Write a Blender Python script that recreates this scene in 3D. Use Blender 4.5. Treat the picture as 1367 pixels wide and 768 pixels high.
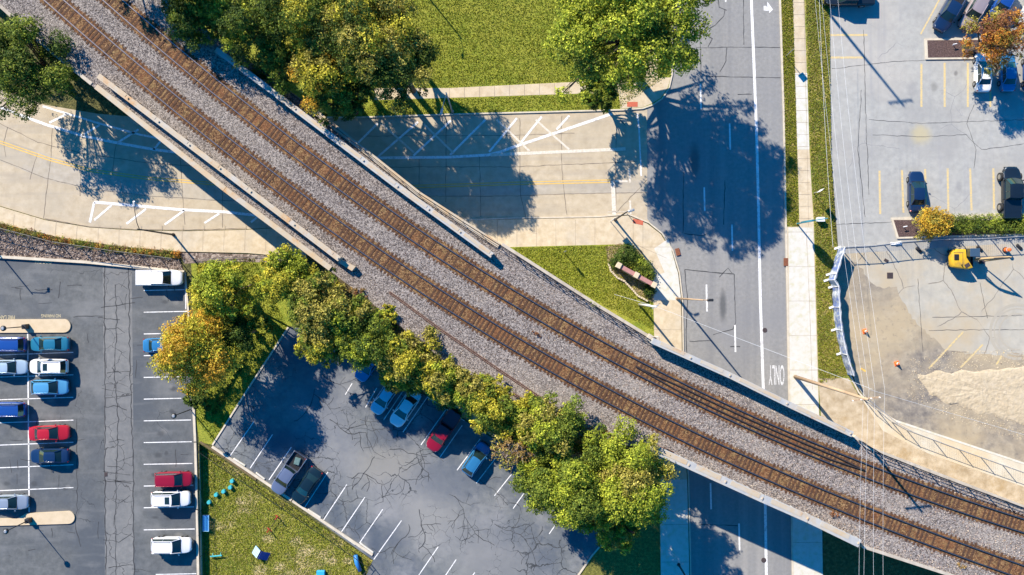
import bpy, math, random
import numpy as np
from mathutils import Vector, Matrix
from mathutils.geometry import tessellate_polygon

random.seed(7); RNG = np.random.default_rng(11)
for o in list(bpy.data.objects): bpy.data.objects.remove(o)
S = bpy.context.scene
COL = S.collection
R = math.radians

# ------------------------------------------------------------------ camera
H, F = 100.0, 1060.0            # drone height (m), focal length in photo pixels
cd = bpy.data.cameras.new('camera'); cam = bpy.data.objects.new('camera', cd); COL.objects.link(cam)
cam.location = (0, 0, H); cam.rotation_euler = (0, 0, 0)
cd.sensor_width = 36; cd.lens = 36*F/1367; cd.clip_start = 1; cd.clip_end = 3000
S.camera = cam
S.render.resolution_x = 1024; S.render.resolution_y = 575

# ------------------------------------------------------------------ light
SUN_EL = R(33.7); SDX, SDY = 0.629, -0.777      # direction the light travels on the ground
w = bpy.data.worlds.new('World'); S.world = w; w.use_nodes = True
nt = w.node_tree; bg = nt.nodes['Background']
sky = nt.nodes.new('ShaderNodeTexSky'); sky.sky_type = 'NISHITA'; sky.sun_disc = False
sky.sun_elevation = SUN_EL; sky.sun_rotation = math.atan2(-SDX, -SDY) ; sky.altitude = 200; sky.air_density = 1.0; sky.dust_density = 0.3; sky.ozone_density = 3.0
hs = nt.nodes.new('ShaderNodeHueSaturation'); hs.inputs['Saturation'].default_value = 2.45; hs.inputs['Hue'].default_value = .503; hs.inputs['Value'].default_value = 1.0
nt.links.new(sky.outputs[0], hs.inputs['Color']); nt.links.new(hs.outputs[0], bg.inputs['Color'])
bg.inputs['Strength'].default_value = 0.112
sd = bpy.data.lights.new('sun', 'SUN'); sd.energy = 5.0; sd.angle = R(0.5); sd.color = (1.0, 0.89, 0.74)
so = bpy.data.objects.new('sun', sd); COL.objects.link(so); so.location = (-60, 75, 70)
c_, s_ = math.cos(SUN_EL), math.sin(SUN_EL)
so.rotation_euler = Vector((SDX*c_, SDY*c_, -s_)).to_track_quat('-Z', 'Y').to_euler()
S.view_settings.view_transform = 'Standard'; S.view_settings.look = 'None'
S.view_settings.exposure = 0.97; S.view_settings.gamma = 1.0; S.view_settings.use_curve_mapping = False

# ------------------------------------------------------------------ helpers
def P(u, v, z=0.0):
    s = (H-z)/F
    return ((u-683.5)*s, (384-v)*s, z)
def P2(u, v, z=0.0): return P(u, v, z)[:2]
def PL(pts, z=0.0): return [P2(u, v, z) for u, v in pts]

def tag(o, label=None, cat=None, group=None, kind=None):
    if label: o['label'] = label
    if cat: o['category'] = cat
    if group: o['group'] = group
    if kind: o['kind'] = kind
    return o
def thing(name, label, cat, loc=(0, 0, 0), rz=0.0, group=None):
    o = bpy.data.objects.new(name, None); COL.objects.link(o)
    o.location = loc; o.rotation_euler = (0, 0, rz); o.empty_display_size = .3
    return tag(o, label, cat, group)

class MB:
    def __init__(s): s.v = []; s.f = []; s.m = []; s.cm = 0
    def add(s, vs, fs):
        b = len(s.v); s.v += [tuple(p) for p in vs]
        s.f += [tuple(b+i for i in f) for f in fs]; s.m += [s.cm]*len(fs)
    def box(s, c, d, rz=0.0, rot=None, taper=1.0, bevel=0.0):
        hx, hy, hz = d[0]/2, d[1]/2, d[2]/2
        M = rot if rot is not None else Matrix.Rotation(rz, 3, 'Z')
        vs = []
        if bevel > 0:
            b = min(bevel, hx*.9, hy*.9, hz*.9)
            ring = lambda X, Y, Z: [(-X+b*0, -Y+b, Z), (-X+b, -Y, Z), (X-b, -Y, Z), (X, -Y+b, Z), (X, Y-b, Z), (X-b, Y, Z), (-X+b, Y, Z), (-X, Y-b, Z)]
            lv = [ring(hx-b, hy-b, -hz), ring(hx, hy, -hz+b), ring(hx*taper, hy*taper, hz-b), ring((hx-b)*taper, (hy-b)*taper, hz)]
            fs = []
            for k, rg in enumerate(lv): vs += rg
            for k in range(3):
                for i in range(8):
                    j = (i+1) % 8; fs.append((k*8+i, k*8+j, k*8+8+j, k*8+8+i))
            fs.append(tuple(range(7, -1, -1))); fs.append(tuple(range(24, 32)))
            s.add([tuple(Vector(c)+M@Vector(p)) for p in vs], fs); return
        for z in (-hz, hz):
            t = taper if z > 0 else 1.0
            for x, y in ((-hx, -hy), (hx, -hy), (hx, hy), (-hx, hy)): vs.append(tuple(Vector(c)+M@Vector((x*t, y*t, z))))
        s.add(vs, [(3, 2, 1, 0), (4, 5, 6, 7), (0, 1, 5, 4), (1, 2, 6, 5), (2, 3, 7, 6), (3, 0, 4, 7)])
    def tube(s, pts, r, n=6, caps=True):
        pts = [Vector(p) for p in pts]; rs = r if isinstance(r, (list, tuple)) else [r]*len(pts)
        vs = []; fs = []
        prev = None
        for i, p in enumerate(pts):
            d = (pts[min(i+1, len(pts)-1)]-pts[max(i-1, 0)])
            d = d.normalized() if d.length > 1e-9 else Vector((0, 0, 1))
            if prev is None:
                a = d.cross(Vector((0, 0, 1)));
                if a.length < .05: a = Vector((1, 0, 0))
            else: a = prev - d*prev.dot(d)
            a = a.normalized(); prev = a; b = d.cross(a)
            for k in range(n):
                t = 2*math.pi*k/n; vs.append(tuple(p+(a*math.cos(t)+b*math.sin(t))*rs[i]))
        for i in range(len(pts)-1):
            for k in range(n):
                k2 = (k+1) % n; fs.append((i*n+k, i*n+k2, (i+1)*n+k2, (i+1)*n+k))
        if caps: fs.append(tuple(range(n-1, -1, -1))); fs.append(tuple((len(pts)-1)*n+k for k in range(n)))
        s.add(vs, fs)
    def cyl(s, c, r, h, n=16, r2=None):
        s.tube([(c[0], c[1], c[2]), (c[0], c[1], c[2]+h)], [r, r if r2 is None else r2], n)
    def sheet(s, poly, z, holes=()):
        loops = [[Vector((x, y, 0)) for x, y in poly]] + [[Vector((x, y, 0)) for x, y in h] for h in holes]
        tris = tessellate_polygon(loops); flat = [p for l in loops for p in l]
        fs = []
        for t in tris:
            a, b, c = (flat[i] for i in t)
            if (b-a).cross(c-a).z < 0: t = (t[0], t[2], t[1])
            fs.append(t)
        s.add([(p.x, p.y, z) for p in flat], fs)
    def prism(s, poly, z0, z1, sides=True, bottom=False):
        s.sheet(poly, z1)
        A = sum(poly[i][0]*poly[(i+1) % len(poly)][1]-poly[(i+1) % len(poly)][0]*poly[i][1] for i in range(len(poly)))
        pp = poly if A > 0 else poly[::-1]
        n = len(pp)
        if sides: s.add([(x, y, z0) for x, y in pp]+[(x, y, z1) for x, y in pp], [(i, (i+1) % n, n+(i+1) % n, n+i) for i in range(n)])
        if bottom: s.sheet(poly, z0)
    def ribbon(s, pts, wd, z, jit=0.0):
        n = len(pts); vs = []
        for i, (x, y) in enumerate(pts):
            x0, y0 = pts[max(i-1, 0)]; x1, y1 = pts[min(i+1, n-1)]
            d = math.hypot(x1-x0, y1-y0) or 1; nx, ny = -(y1-y0)/d, (x1-x0)/d
            w_ = wd/2*(1+random.uniform(-jit, jit))
            vs += [(x-nx*w_, y-ny*w_, z), (x+nx*w_, y+ny*w_, z)]
        s.add(vs, [(2*i, 2*i+2, 2*i+3, 2*i+1) for i in range(n-1)])
    def loft(s, rings, close=True, cap0=False, cap1=False):
        n = len(rings[0]); vs = [p for r_ in rings for p in r_]; fs = []
        for i in range(len(rings)-1):
            for k in range(n if close else n-1):
                k2 = (k+1) % n; fs.append((i*n+k, i*n+k2, (i+1)*n+k2, (i+1)*n+k))
        if cap0: fs.append(tuple(range(n-1, -1, -1)))
        if cap1: fs.append(tuple((len(rings)-1)*n+k for k in range(n)))
        s.add(vs, fs)
    def ball(s, c, r, n=8, sq=1.0, jit=0.0):
        rings = []
        for i in range(1, n//2+1):
            t = math.pi*i/(n//2+1); rings.append([(c[0]+r*(1+random.uniform(-jit, jit))*math.sin(t)*math.cos(2*math.pi*k/n), c[1]+r*(1+random.uniform(-jit, jit))*math.sin(t)*math.sin(2*math.pi*k/n), c[2]-r*sq*math.cos(t)) for k in range(n)])
        s.loft(rings, True, True, True)
    def build(s, name, mats, parent=None, smooth=False, world=False, center=False, angle=None):
        me = bpy.data.meshes.new(name); V = s.v; loc = (0, 0, 0)
        if world and parent is not None: L_ = parent.location; V = [(x-L_[0], y-L_[1], z-L_[2]) for x, y, z in V]
        if center and parent is None:
            a = np.array(V); loc = ((a[:, 0].min()+a[:, 0].max())/2, (a[:, 1].min()+a[:, 1].max())/2, a[:, 2].min())
            V = (a-np.array(loc)).tolist()
        me.from_pydata(V, [], s.f); me.update()
        ms = mats if isinstance(mats, (list, tuple)) else [mats]
        for m_ in ms: me.materials.append(m_)
        if len(ms) > 1: me.polygons.foreach_set('material_index', s.m)
        if smooth: me.polygons.foreach_set('use_smooth', [True]*len(s.f))
        o = bpy.data.objects.new(name, me); COL.objects.link(o); o.location = loc
        if parent is not None: o.parent = parent
        if smooth and angle:
            try: me.set_sharp_from_angle(angle=angle)
            except Exception: pass
        return o

# ------------------------------------------------------------------ materials
_M = {}
def mat(name, cols, scale=3.0, rough=.85, bump=0.0, bscale=None, stretch=(1, 1, 1), rot=0.0, coarse=None, cracks=None, metallic=0.0,
        detail=8, contrast=(.32, .68), coat=0.0, transl=0.0, vor=None, spots=None, streak=None):
    if name in _M: return _M[name]
    m = bpy.data.materials.new(name); m.use_nodes = True; n = m.node_tree; N = n.nodes; Lk = n.links.new
    b = N['Principled BSDF']; geo = N.new('ShaderNodeNewGeometry'); mp = N.new('ShaderNodeMapping'); Lk(geo.outputs['Position'], mp.inputs[0])
    mp.inputs['Scale'].default_value = stretch; mp.inputs['Rotation'].default_value = (0, 0, rot)
    if isinstance(cols[0], (int, float)): cols = [cols]
    cols = [tuple(c)+(1,) for c in cols]
    if len(cols) > 1:
        if vor: tx = N.new('ShaderNodeTexVoronoi'); tx.inputs['Scale'].default_value = vor; Lk(mp.outputs[0], tx.inputs['Vector']); sp = N.new('ShaderNodeSeparateColor'); Lk(tx.outputs['Color'], sp.inputs[0]); fac = sp.outputs[0]
        else: tx = N.new('ShaderNodeTexNoise'); tx.inputs['Scale'].default_value = scale; tx.inputs['Detail'].default_value = detail; tx.inputs['Roughness'].default_value = .65; Lk(mp.outputs[0], tx.inputs['Vector']); fac = tx.outputs[0]
        rp = N.new('ShaderNodeValToRGB'); e = rp.color_ramp.elements; lo, hi = (0.05, .95) if vor else contrast
        e[0].position = lo; e[0].color = cols[0]; e[1].position = hi; e[1].color = cols[-1]
        for i, c in enumerate(cols[1:-1]): q = e.new(lo+(hi-lo)*(i+1)/(len(cols)-1)); q.color = c
        Lk(fac, rp.inputs[0]); cur = rp.outputs[0]
    else:
        rg = N.new('ShaderNodeRGB'); rg.outputs[0].default_value = cols[0]; cur = rg.outputs[0]
    def mixin(fac, colr, mode='MIX'):
        nonlocal cur
        mx = N.new('ShaderNodeMix'); mx.data_type = 'RGBA'; mx.blend_type = mode; Lk(fac, mx.inputs[0]); Lk(cur, mx.inputs[6]); mx.inputs[7].default_value = tuple(colr)+(1,); cur = mx.outputs[2]
    if coarse:
        for (cs, cc, lo, hi, amt) in coarse:
            t2 = N.new('ShaderNodeTexNoise'); t2.inputs['Scale'].default_value = cs; t2.inputs['Detail'].default_value = 5; t2.inputs['Roughness'].default_value = .6
            Lk(mp.outputs[0], t2.inputs['Vector']); mr = N.new('ShaderNodeMapRange'); mr.inputs[1].default_value = lo; mr.inputs[2].default_value = hi; mr.inputs[4].default_value = amt
            Lk(t2.outputs[0], mr.inputs[0]); mixin(mr.outputs[0], cc)
    if streak:
        for (st, sc, cc, lo, hi, amt) in streak:
            m2 = N.new('ShaderNodeMapping'); m2.inputs['Scale'].default_value = st; Lk(geo.outputs['Position'], m2.inputs[0])
            t2 = N.new('ShaderNodeTexNoise'); t2.inputs['Scale'].default_value = sc; t2.inputs['Detail'].default_value = 6; Lk(m2.outputs[0], t2.inputs['Vector'])
            mr = N.new('ShaderNodeMapRange'); mr.inputs[1].default_value = lo; mr.inputs[2].default_value = hi; mr.inputs[4].default_value = amt; Lk(t2.outputs[0], mr.inputs[0]); mixin(mr.outputs[0], cc)
    if spots:
        for (su, sv, rx_, ry_, cc, amt) in spots:
            sx_, sy_, _z = P(su, sv); wn = N.new('ShaderNodeTexNoise'); wn.inputs['Scale'].default_value = 1.5; wn.inputs['Detail'].default_value = 3; Lk(geo.outputs['Position'], wn.inputs['Vector'])
            ad = N.new('ShaderNodeMixRGB'); ad.blend_type = 'LINEAR_LIGHT'; ad.inputs[0].default_value = .25*min(rx_, ry_); Lk(geo.outputs['Position'], ad.inputs[1]); Lk(wn.outputs[1], ad.inputs[2])
            m3 = N.new('ShaderNodeMapping'); m3.inputs['Scale'].default_value = (1/rx_, 1/ry_, 0); m3.inputs['Location'].default_value = (-sx_/rx_, -sy_/ry_, 0); Lk(ad.outputs[0], m3.inputs[0])
            ln_ = N.new('ShaderNodeVectorMath'); ln_.operation = 'LENGTH'; Lk(m3.outputs[0], ln_.inputs[0]); mr = N.new('ShaderNodeMapRange'); mr.interpolation_type = 'SMOOTHSTEP'; mr.inputs[1].default_value = .3; mr.inputs[2].default_value = 1.2; mr.inputs[3].default_value = amt; mr.inputs[4].default_value = 0
            Lk(ln_.outputs['Value'], mr.inputs[0]); mixin(mr.outputs[0], cc)
    if cracks:
        for (vs, wd, ms, thr, cc) in cracks:
            wn = N.new('ShaderNodeTexNoise'); wn.inputs['Scale'].default_value = vs*1.6; wn.inputs['Detail'].default_value = 4; Lk(geo.outputs['Position'], wn.inputs['Vector'])
            ad = N.new('ShaderNodeMixRGB'); ad.blend_type = 'LINEAR_LIGHT'; ad.inputs[0].default_value = .45/vs; Lk(geo.outputs['Position'], ad.inputs[1]); Lk(wn.outputs[1], ad.inputs[2])
            vt = N.new('ShaderNodeTexVoronoi'); vt.feature = 'DISTANCE_TO_EDGE'; vt.inputs['Scale'].default_value = vs; vt.voronoi_dimensions = '2D'; Lk(ad.outputs[0], vt.inputs['Vector'])
            lt = N.new('ShaderNodeMapRange'); lt.inputs[1].default_value = wd; lt.inputs[2].default_value = wd*2.2; lt.inputs[3].default_value = 1; lt.inputs[4].default_value = 0; Lk(vt.outputs['Distance'], lt.inputs[0])
            mk = N.new('ShaderNodeTexNoise'); mk.inputs['Scale'].default_value = ms; mk.inputs['Detail'].default_value = 2; Lk(geo.outputs['Position'], mk.inputs['Vector'])
            g = N.new('ShaderNodeMapRange'); g.inputs[1].default_value = thr; g.inputs[2].default_value = thr+.04; Lk(mk.outputs[0], g.inputs[0])
            ml = N.new('ShaderNodeMath'); ml.operation = 'MULTIPLY'; Lk(lt.outputs[0], ml.inputs[0]); Lk(g.outputs[0], ml.inputs[1]); mixin(ml.outputs[0], cc)
    Lk(cur, b.inputs['Base Color']); b.inputs['Roughness'].default_value = rough; b.inputs['Metallic'].default_value = metallic
    if coat: b.inputs['Coat Weight'].default_value = coat; b.inputs['Coat Roughness'].default_value = .06
    if bump:
        t3 = N.new('ShaderNodeTexNoise'); t3.inputs['Scale'].default_value = bscale or scale*2; t3.inputs['Detail'].default_value = 5; Lk(geo.outputs['Position'], t3.inputs['Vector'])
        bp = N.new('ShaderNodeBump'); bp.inputs['Strength'].default_value = 1.0; bp.inputs['Distance'].default_value = bump; Lk(t3.outputs[0], bp.inputs['Height']); Lk(bp.outputs[0], b.inputs['Normal'])
    _M[name] = m; return m

def attr_mat(name, rough=.75, transl=0.0, spec=.3):
    if name in _M: return _M[name]
    m = bpy.data.materials.new(name); m.use_nodes = True; n = m.node_tree; N = n.nodes; Lk = n.links.new
    b = N['Principled BSDF']; a = N.new('ShaderNodeAttribute'); a.attribute_name = 'Col'; Lk(a.outputs[0], b.inputs['Base Color']); b.inputs['Roughness'].default_value = rough
    b.inputs['Specular IOR Level'].default_value = spec
    if transl:
        tr = N.new('ShaderNodeBsdfTranslucent'); Lk(a.outputs[0], tr.inputs[0]); mx = N.new('ShaderNodeMixShader'); mx.inputs[0].default_value = transl
        Lk(b.outputs[0], mx.inputs[1]); Lk(tr.outputs[0], mx.inputs[2]); Lk(mx.outputs[0], N['Material Output'].inputs[0])
    _M[name] = m; return m

def np_mesh(name, V, nper, C, material, parent=None, world_off=(0, 0, 0)):
    """V (n*nper,3) separate polygons of nper corners, C (n,3) colour per polygon"""
    n = len(V)//nper; me = bpy.data.meshes.new(name)
    me.vertices.add(len(V)); me.vertices.foreach_set('co', np.ascontiguousarray(V-np.array(world_off), dtype=np.float32).ravel())
    me.loops.add(len(V)); me.loops.foreach_set('vertex_index', np.arange(len(V), dtype=np.int32))
    me.polygons.add(n); me.polygons.foreach_set('loop_start', np.arange(0, len(V), nper, dtype=np.int32)); me.polygons.foreach_set('loop_total', np.full(n, nper, dtype=np.int32))
    me.update(calc_edges=True)
    ca = me.color_attributes.new('Col', 'FLOAT_COLOR', 'POINT')
    cc = np.ones((len(V), 4), dtype=np.float32); cc[:, :3] = np.repeat(C, nper, axis=0); ca.data.foreach_set('color', cc.ravel())
    me.materials.append(material); o = bpy.data.objects.new(name, me); COL.objects.link(o)
    if parent is not None: o.parent = parent
    else: o.location = world_off
    return o

GRASS = mat('lawn grass', [(.14, .17, .014), (.205, .235, .018), (.265, .285, .026), (.35, .345, .055)], scale=3.2, rough=.95, bump=.10, bscale=7, detail=12, contrast=(.34, .7), coarse=[(.11, (.34, .30, .05), .46, .7, .55), (.6, (.10, .17, .01), .5, .68, .45)], streak=[((.05, 1.6, 1), 1.0, (.12, .17, .01), .5, .7, .4)])
GRASSD = mat('dog park grass', [(.12, .145, .014), (.19, .205, .02), (.27, .27, .035), (.42, .37, .12)], scale=2.6, rough=.95, bump=.12, bscale=6, detail=12, spots=[(u_, v_, r_, r_*.7, (.58, .46, .26), .85) for u_, v_, r_ in ((393, 726, 1.0), (408, 738, 1.3), (428, 744, 1.1), (441, 752, 1.0), (355, 722, .9), (462, 752, .8), (345, 765, 1.2), (318, 672, .8), (372, 760, .9))], coarse=[(.25, (.48, .38, .19), .54, .62, .8), (.6, (.06, .13, .01), .5, .68, .5)])
GRASSDRY = mat('dry verge grass', [(.09, .13, .01), (.19, .21, .02), (.34, .28, .07), (.48, .38, .16)], scale=2.8, rough=.95, bump=.10, bscale=7, detail=12, coarse=[(.3, (.10, .15, .02), .45, .6, .7)])
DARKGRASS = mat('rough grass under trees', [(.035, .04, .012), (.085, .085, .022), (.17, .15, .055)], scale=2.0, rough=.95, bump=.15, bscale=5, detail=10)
CONC = mat('tan road concrete', [(.38, .31, .21), (.46, .385, .27), (.52, .445, .325)], scale=.9, rough=.9, bump=.01, bscale=30, detail=12, contrast=(.3, .7), coarse=[(.12, (.36, .32, .25), .45, .7, .6), (9, (.34, .28, .2), .55, .8, .5)], streak=[((.05, .8, 1), 1.2, (.33, .29, .235), .5, .72, .55)])
WALKC = mat('sidewalk concrete', [(.45, .36, .235), (.53, .44, .30), (.60, .51, .37)], scale=1.2, rough=.9, bump=.01, bscale=30, detail=10, coarse=[(.25, (.42, .38, .31), .48, .7, .6)])
NEWC = mat('new white concrete', [(.50, .48, .34), (.56, .54, .48), (.60, .58, .52)], scale=1.5, rough=.85, detail=8)
ROADA = mat('grey road surface', [(.205, .203, .195), (.24, .238, .228), (.275, .272, .26)], scale=2.5, rough=.9, bump=.01, bscale=25, detail=12, coarse=[(.10, (.20, .205, .215), .45, .65, .6)], streak=[((.45, .012, 1), 1.0, (.155, .16, .17), .50, .72, .65), ((.7, .02, 1), 1.0, (.34, .325, .30), .55, .78, .5)], spots=[(965, 408, .55, 2.4, (.07, .075, .08), .8), (927, 215, .8, 2.6, (.08, .085, .09), .7), (1030, 650, .6, 2.2, (.1, .1, .11), .5)])
LOTR = mat('pale lot asphalt', [(.30, .30, .28), (.345, .345, .32), (.395, .39, .36)], scale=1.3, rough=.9, bump=.01, bscale=25, detail=12, coarse=[(.13, (.27, .27, .26), .45, .65, .7), (.05, (.43, .40, .35), .5, .66, .5)], streak=[((1.4, .05, 1), 1.0, (.27, .275, .285), .55, .75, .5)], spots=[(1229, 180, 1.5, 1.5, (.44, .38, .22), .75), (1247, 117, .5, .7, (.16, .16, .15), .6), (1276, 98, .3, .4, (.12, .12, .12), .7), (1280, 250, .5, 1.0, (.22, .22, .22), .5), (1218, 120, .8, 1.4, (.24, .24, .24), .5)], cracks=[(.16, .003, .15, .54, (.24, .24, .24)), (.5, .004, .1, .6, (.26, .26, .26))])
LOTD = mat('dusty work lot surface', [(.12, .11, .105), (.21, .19, .165), (.35, .31, .245)], scale=.9, rough=.95, bump=.02, bscale=18, detail=12, coarse=[(.07, (.42, .34, .215), .40, .60, .85), (.35, (.42, .36, .26), .53, .68, .6), (1.6, (.10, .095, .09), .56, .72, .45)], streak=[((.06, .9, 1), 1.0, (.30, .26, .19), .5, .7, .5)])
LOTW = mat('pale work lot concrete', [(.34, .325, .28), (.39, .37, .31), (.44, .41, .34)], scale=.7, rough=.95, bump=.01, bscale=18, detail=12, coarse=[(.12, (.42, .34, .22), .44, .64, .85)], streak=[((.9, .05, 1), 1.0, (.33, .31, .27), .55, .72, .6)], cracks=[(.14, .004, .15, .45, (.2, .18, .15))])
LOT1 = mat('dark lot asphalt', [(.074, .080, .082), (.096, .103, .105), (.128, .134, .132)], scale=1.6, rough=.75, bump=.012, bscale=25, detail=12, coarse=[(.10, (.058, .070, .086), .42, .6, .75), (.22, (.17, .175, .175), .50, .72, .75), (1.2, (.20, .20, .19), .66, .8, .4)], streak=[((.25, 1.2, 1), .7, (.16, .165, .165), .55, .75, .6)], spots=[(220, 403, 0.49, 0.31, (.04,.045,.05), 0.7), (235, 404, 0.51, 0.38, (.17,.17,.165), 0.7), (221, 432, 0.36, 0.5, (.17,.17,.165), 0.7), (239, 434, 0.5, 0.32, (.035,.04,.045), 0.7), (219, 463, 0.32, 0.48, (.17,.17,.165), 0.7), (205, 463, 0.6, 0.25, (.04,.045,.05), 0.7), (207, 489, 0.6, 0.45, (.17,.17,.165), 0.7), (235, 491, 0.57, 0.46, (.04,.045,.05), 0.7), (232, 519, 0.58, 0.37, (.035,.04,.045), 0.7), (228, 516, 0.27, 0.35, (.17,.17,.165), 0.7), (232, 551, 0.53, 0.29, (.04,.045,.05), 0.7), (229, 549, 0.41, 0.38, (.04,.045,.05), 0.7), (219, 576, 0.56, 0.48, (.17,.17,.165), 0.7), (215, 579, 0.64, 0.49, (.04,.045,.05), 0.7), (211, 608, 0.54, 0.39, (.04,.045,.05), 0.7), (222, 605, 0.31, 0.34, (.04,.045,.05), 0.7), (235, 632, 0.4, 0.22, (.035,.04,.045), 0.7), (206, 634, 0.44, 0.32, (.035,.04,.045), 0.7), (207, 691, 0.53, 0.21, (.04,.045,.05), 0.7), (226, 691, 0.65, 0.49, (.04,.045,.05), 0.7), (220, 715, 0.39, 0.22, (.04,.045,.05), 0.7), (239, 715, 0.68, 0.49, (.17,.17,.165), 0.7), (221, 743, 0.56, 0.49, (.17,.17,.165), 0.7), (225, 744, 0.68, 0.47, (.17,.17,.165), 0.7), (56, 562, 0.73, 0.32, (.035,.04,.045), 0.65), (87, 652, 0.55, 0.33, (.035,.04,.045), 0.65), (46, 556, 0.79, 0.36, (.17,.17,.165), 0.65), (9, 646, 0.51, 0.37, (.035,.04,.045), 0.65), (56, 602, 0.59, 0.24, (.17,.17,.165), 0.65), (67, 535, 0.64, 0.31, (.17,.17,.165), 0.65), (70, 450, 0.59, 0.49, (.035,.04,.045), 0.65), (55, 509, 0.61, 0.29, (.17,.17,.165), 0.65), (30, 538, 0.39, 0.43, (.17,.17,.165), 0.65), (46, 646, 0.49, 0.43, (.035,.04,.045), 0.65), (80, 620, 0.67, 0.29, (.035,.04,.045), 0.65), (91, 650, 0.43, 0.3, (.17,.17,.165), 0.65), (91, 623, 0.35, 0.38, (.17,.17,.165), 0.65), (36, 557, 0.7, 0.49, (.035,.04,.045), 0.65)], cracks=[(.33, .005, .14, .58, (.03, .035, .04))])
LOT1S = mat('worn lot strip', [(.135, .14, .142), (.165, .168, .165), (.20, .20, .195)], scale=1.5, rough=.85, bump=.012, bscale=25, detail=12, coarse=[(.15, (.11, .115, .12), .45, .65, .6)], cracks=[(.36, .007, .16, .42, (.05, .05, .052))])
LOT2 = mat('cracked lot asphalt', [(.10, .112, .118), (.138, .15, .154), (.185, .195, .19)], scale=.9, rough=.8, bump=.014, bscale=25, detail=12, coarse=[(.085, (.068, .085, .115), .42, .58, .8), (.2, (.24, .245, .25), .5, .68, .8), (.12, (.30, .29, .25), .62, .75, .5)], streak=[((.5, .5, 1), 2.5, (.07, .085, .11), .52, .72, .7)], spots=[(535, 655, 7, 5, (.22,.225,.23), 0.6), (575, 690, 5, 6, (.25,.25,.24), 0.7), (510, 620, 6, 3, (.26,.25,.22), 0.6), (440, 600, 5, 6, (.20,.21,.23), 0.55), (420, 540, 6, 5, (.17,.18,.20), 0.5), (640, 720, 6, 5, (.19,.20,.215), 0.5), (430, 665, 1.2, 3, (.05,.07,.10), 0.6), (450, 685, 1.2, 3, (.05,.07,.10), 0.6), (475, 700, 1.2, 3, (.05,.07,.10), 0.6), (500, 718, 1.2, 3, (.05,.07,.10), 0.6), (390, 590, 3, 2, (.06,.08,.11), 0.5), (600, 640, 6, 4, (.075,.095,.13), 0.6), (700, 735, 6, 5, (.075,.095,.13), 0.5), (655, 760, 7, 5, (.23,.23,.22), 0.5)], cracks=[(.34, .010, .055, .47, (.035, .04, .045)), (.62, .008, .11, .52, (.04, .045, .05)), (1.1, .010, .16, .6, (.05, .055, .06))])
SAND = mat('tan bare ground', [(.30, .23, .14), (.42, .34, .23), (.52, .44, .32)], scale=.8, rough=.95, bump=.03, bscale=8, detail=12, coarse=[(.35, (.30, .20, .08), .55, .7, .7)])
PILE = mat('pale dumped sand', [(.40, .33, .22), (.47, .39, .265), (.53, .45, .32)], scale=1.6, rough=.97, bump=.10, bscale=3, detail=12)
PATHC = mat('pale concrete apron', [(.45, .41, .32), (.52, .47, .37), (.56, .53, .44)], scale=.6, rough=.95, bump=.02, bscale=12, detail=12, coarse=[(.10, (.52, .41, .25), .44, .6, .8)])
BALL = mat('grey ballast', [(.06, .05, .045), (.15, .13, .12), (.25, .22, .20), (.36, .32, .285)], vor=9.0, rough=.95, bump=.08, bscale=10, coarse=[(.10, (.42, .37, .30), .5, .7, .35)])
RUSTB = mat('rust stained ballast', [(.04, .018, .009), (.10, .045, .018), (.17, .085, .034), (.28, .175, .08)], vor=8.0, rough=.95, bump=.08, bscale=10, coarse=[(.25, (.20, .08, .03), .45, .65, .55), (1.3, (.30, .21, .08), .5, .7, .5)])
TIE = mat('weathered tie timber', [(.035, .018, .011), (.075, .036, .019), (.13, .068, .035)], scale=6, rough=.95, bump=.02, bscale=30)
RAIL = mat('rail steel', [(.07, .055, .05), (.13, .10, .085)], scale=4, rough=.38, metallic=.6)
RAILTOP = mat('polished rail head', [(.30, .27, .27)], rough=.30, metallic=.9)
OLDRAIL = mat('rusty spare rail', [(.10, .045, .03), (.19, .10, .065)], scale=5, rough=.8)
GIRD = mat('weathered girder paint', [(.46, .33, .19), (.44, .37, .27), (.42, .40, .36)], scale=.7, rough=.7, coarse=[(.5, (.46, .25, .09), .56, .68, .8)], detail=10)
GIRDP = mat('pale girder paint', [(.30, .32, .34), (.40, .40, .38), (.42, .33, .22)], scale=.5, rough=.7, coarse=[(.8, (.44, .25, .10), .62, .72, .7)], detail=10)
WALL = mat('retaining wall concrete', [(.34, .30, .24), (.43, .38, .31), (.5, .45, .37)], scale=.8, rough=.92, coarse=[(.3, (.26, .22, .17), .5, .7, .6)])
KERB = mat('kerb concrete', [(.48, .42, .32), (.60, .54, .43)], scale=1.5, rough=.9, coarse=[(.8, (.40, .36, .30), .5, .7, .6)])
ISL = mat('island concrete', [(.50, .40, .26), (.58, .47, .32)], scale=1.2, rough=.9, detail=10)
JOINT = mat('joint sealant', [(.10, .085, .07), (.22, .18, .14)], scale=2, rough=.9)
TARSEAL = mat('crack sealant', [(.025, .027, .03), (.05, .052, .055)], scale=2, rough=.8)
WHITEP = mat('white road paint', [(.42, .41, .40), (.66, .66, .65), (.76, .76, .75)], scale=4, rough=.75, contrast=(.34, .52), coarse=[(1.1, (.40, .39, .37), .54, .66, .6)])
WHITEO = mat('worn white road paint', [(.50, .44, .35), (.60, .55, .46), (.68, .64, .56)], scale=4, rough=.8)
YELP = mat('yellow road paint', [(.48, .33, .12), (.66, .42, .09), (.70, .46, .10)], scale=4, rough=.7)
YELL = mat('pale yellow lot paint', [(.38, .35, .28), (.56, .44, .22), (.66, .48, .18)], scale=4, rough=.7)
YTXT = mat('faded yellow stencil paint', [(.30, .27, .18), (.58, .50, .30)], scale=9, rough=.8)
MULCH = mat('dark mulch', [(.035, .022, .02), (.09, .055, .05), (.15, .10, .09)], scale=7, rough=.98, bump=.08, bscale=10)
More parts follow.
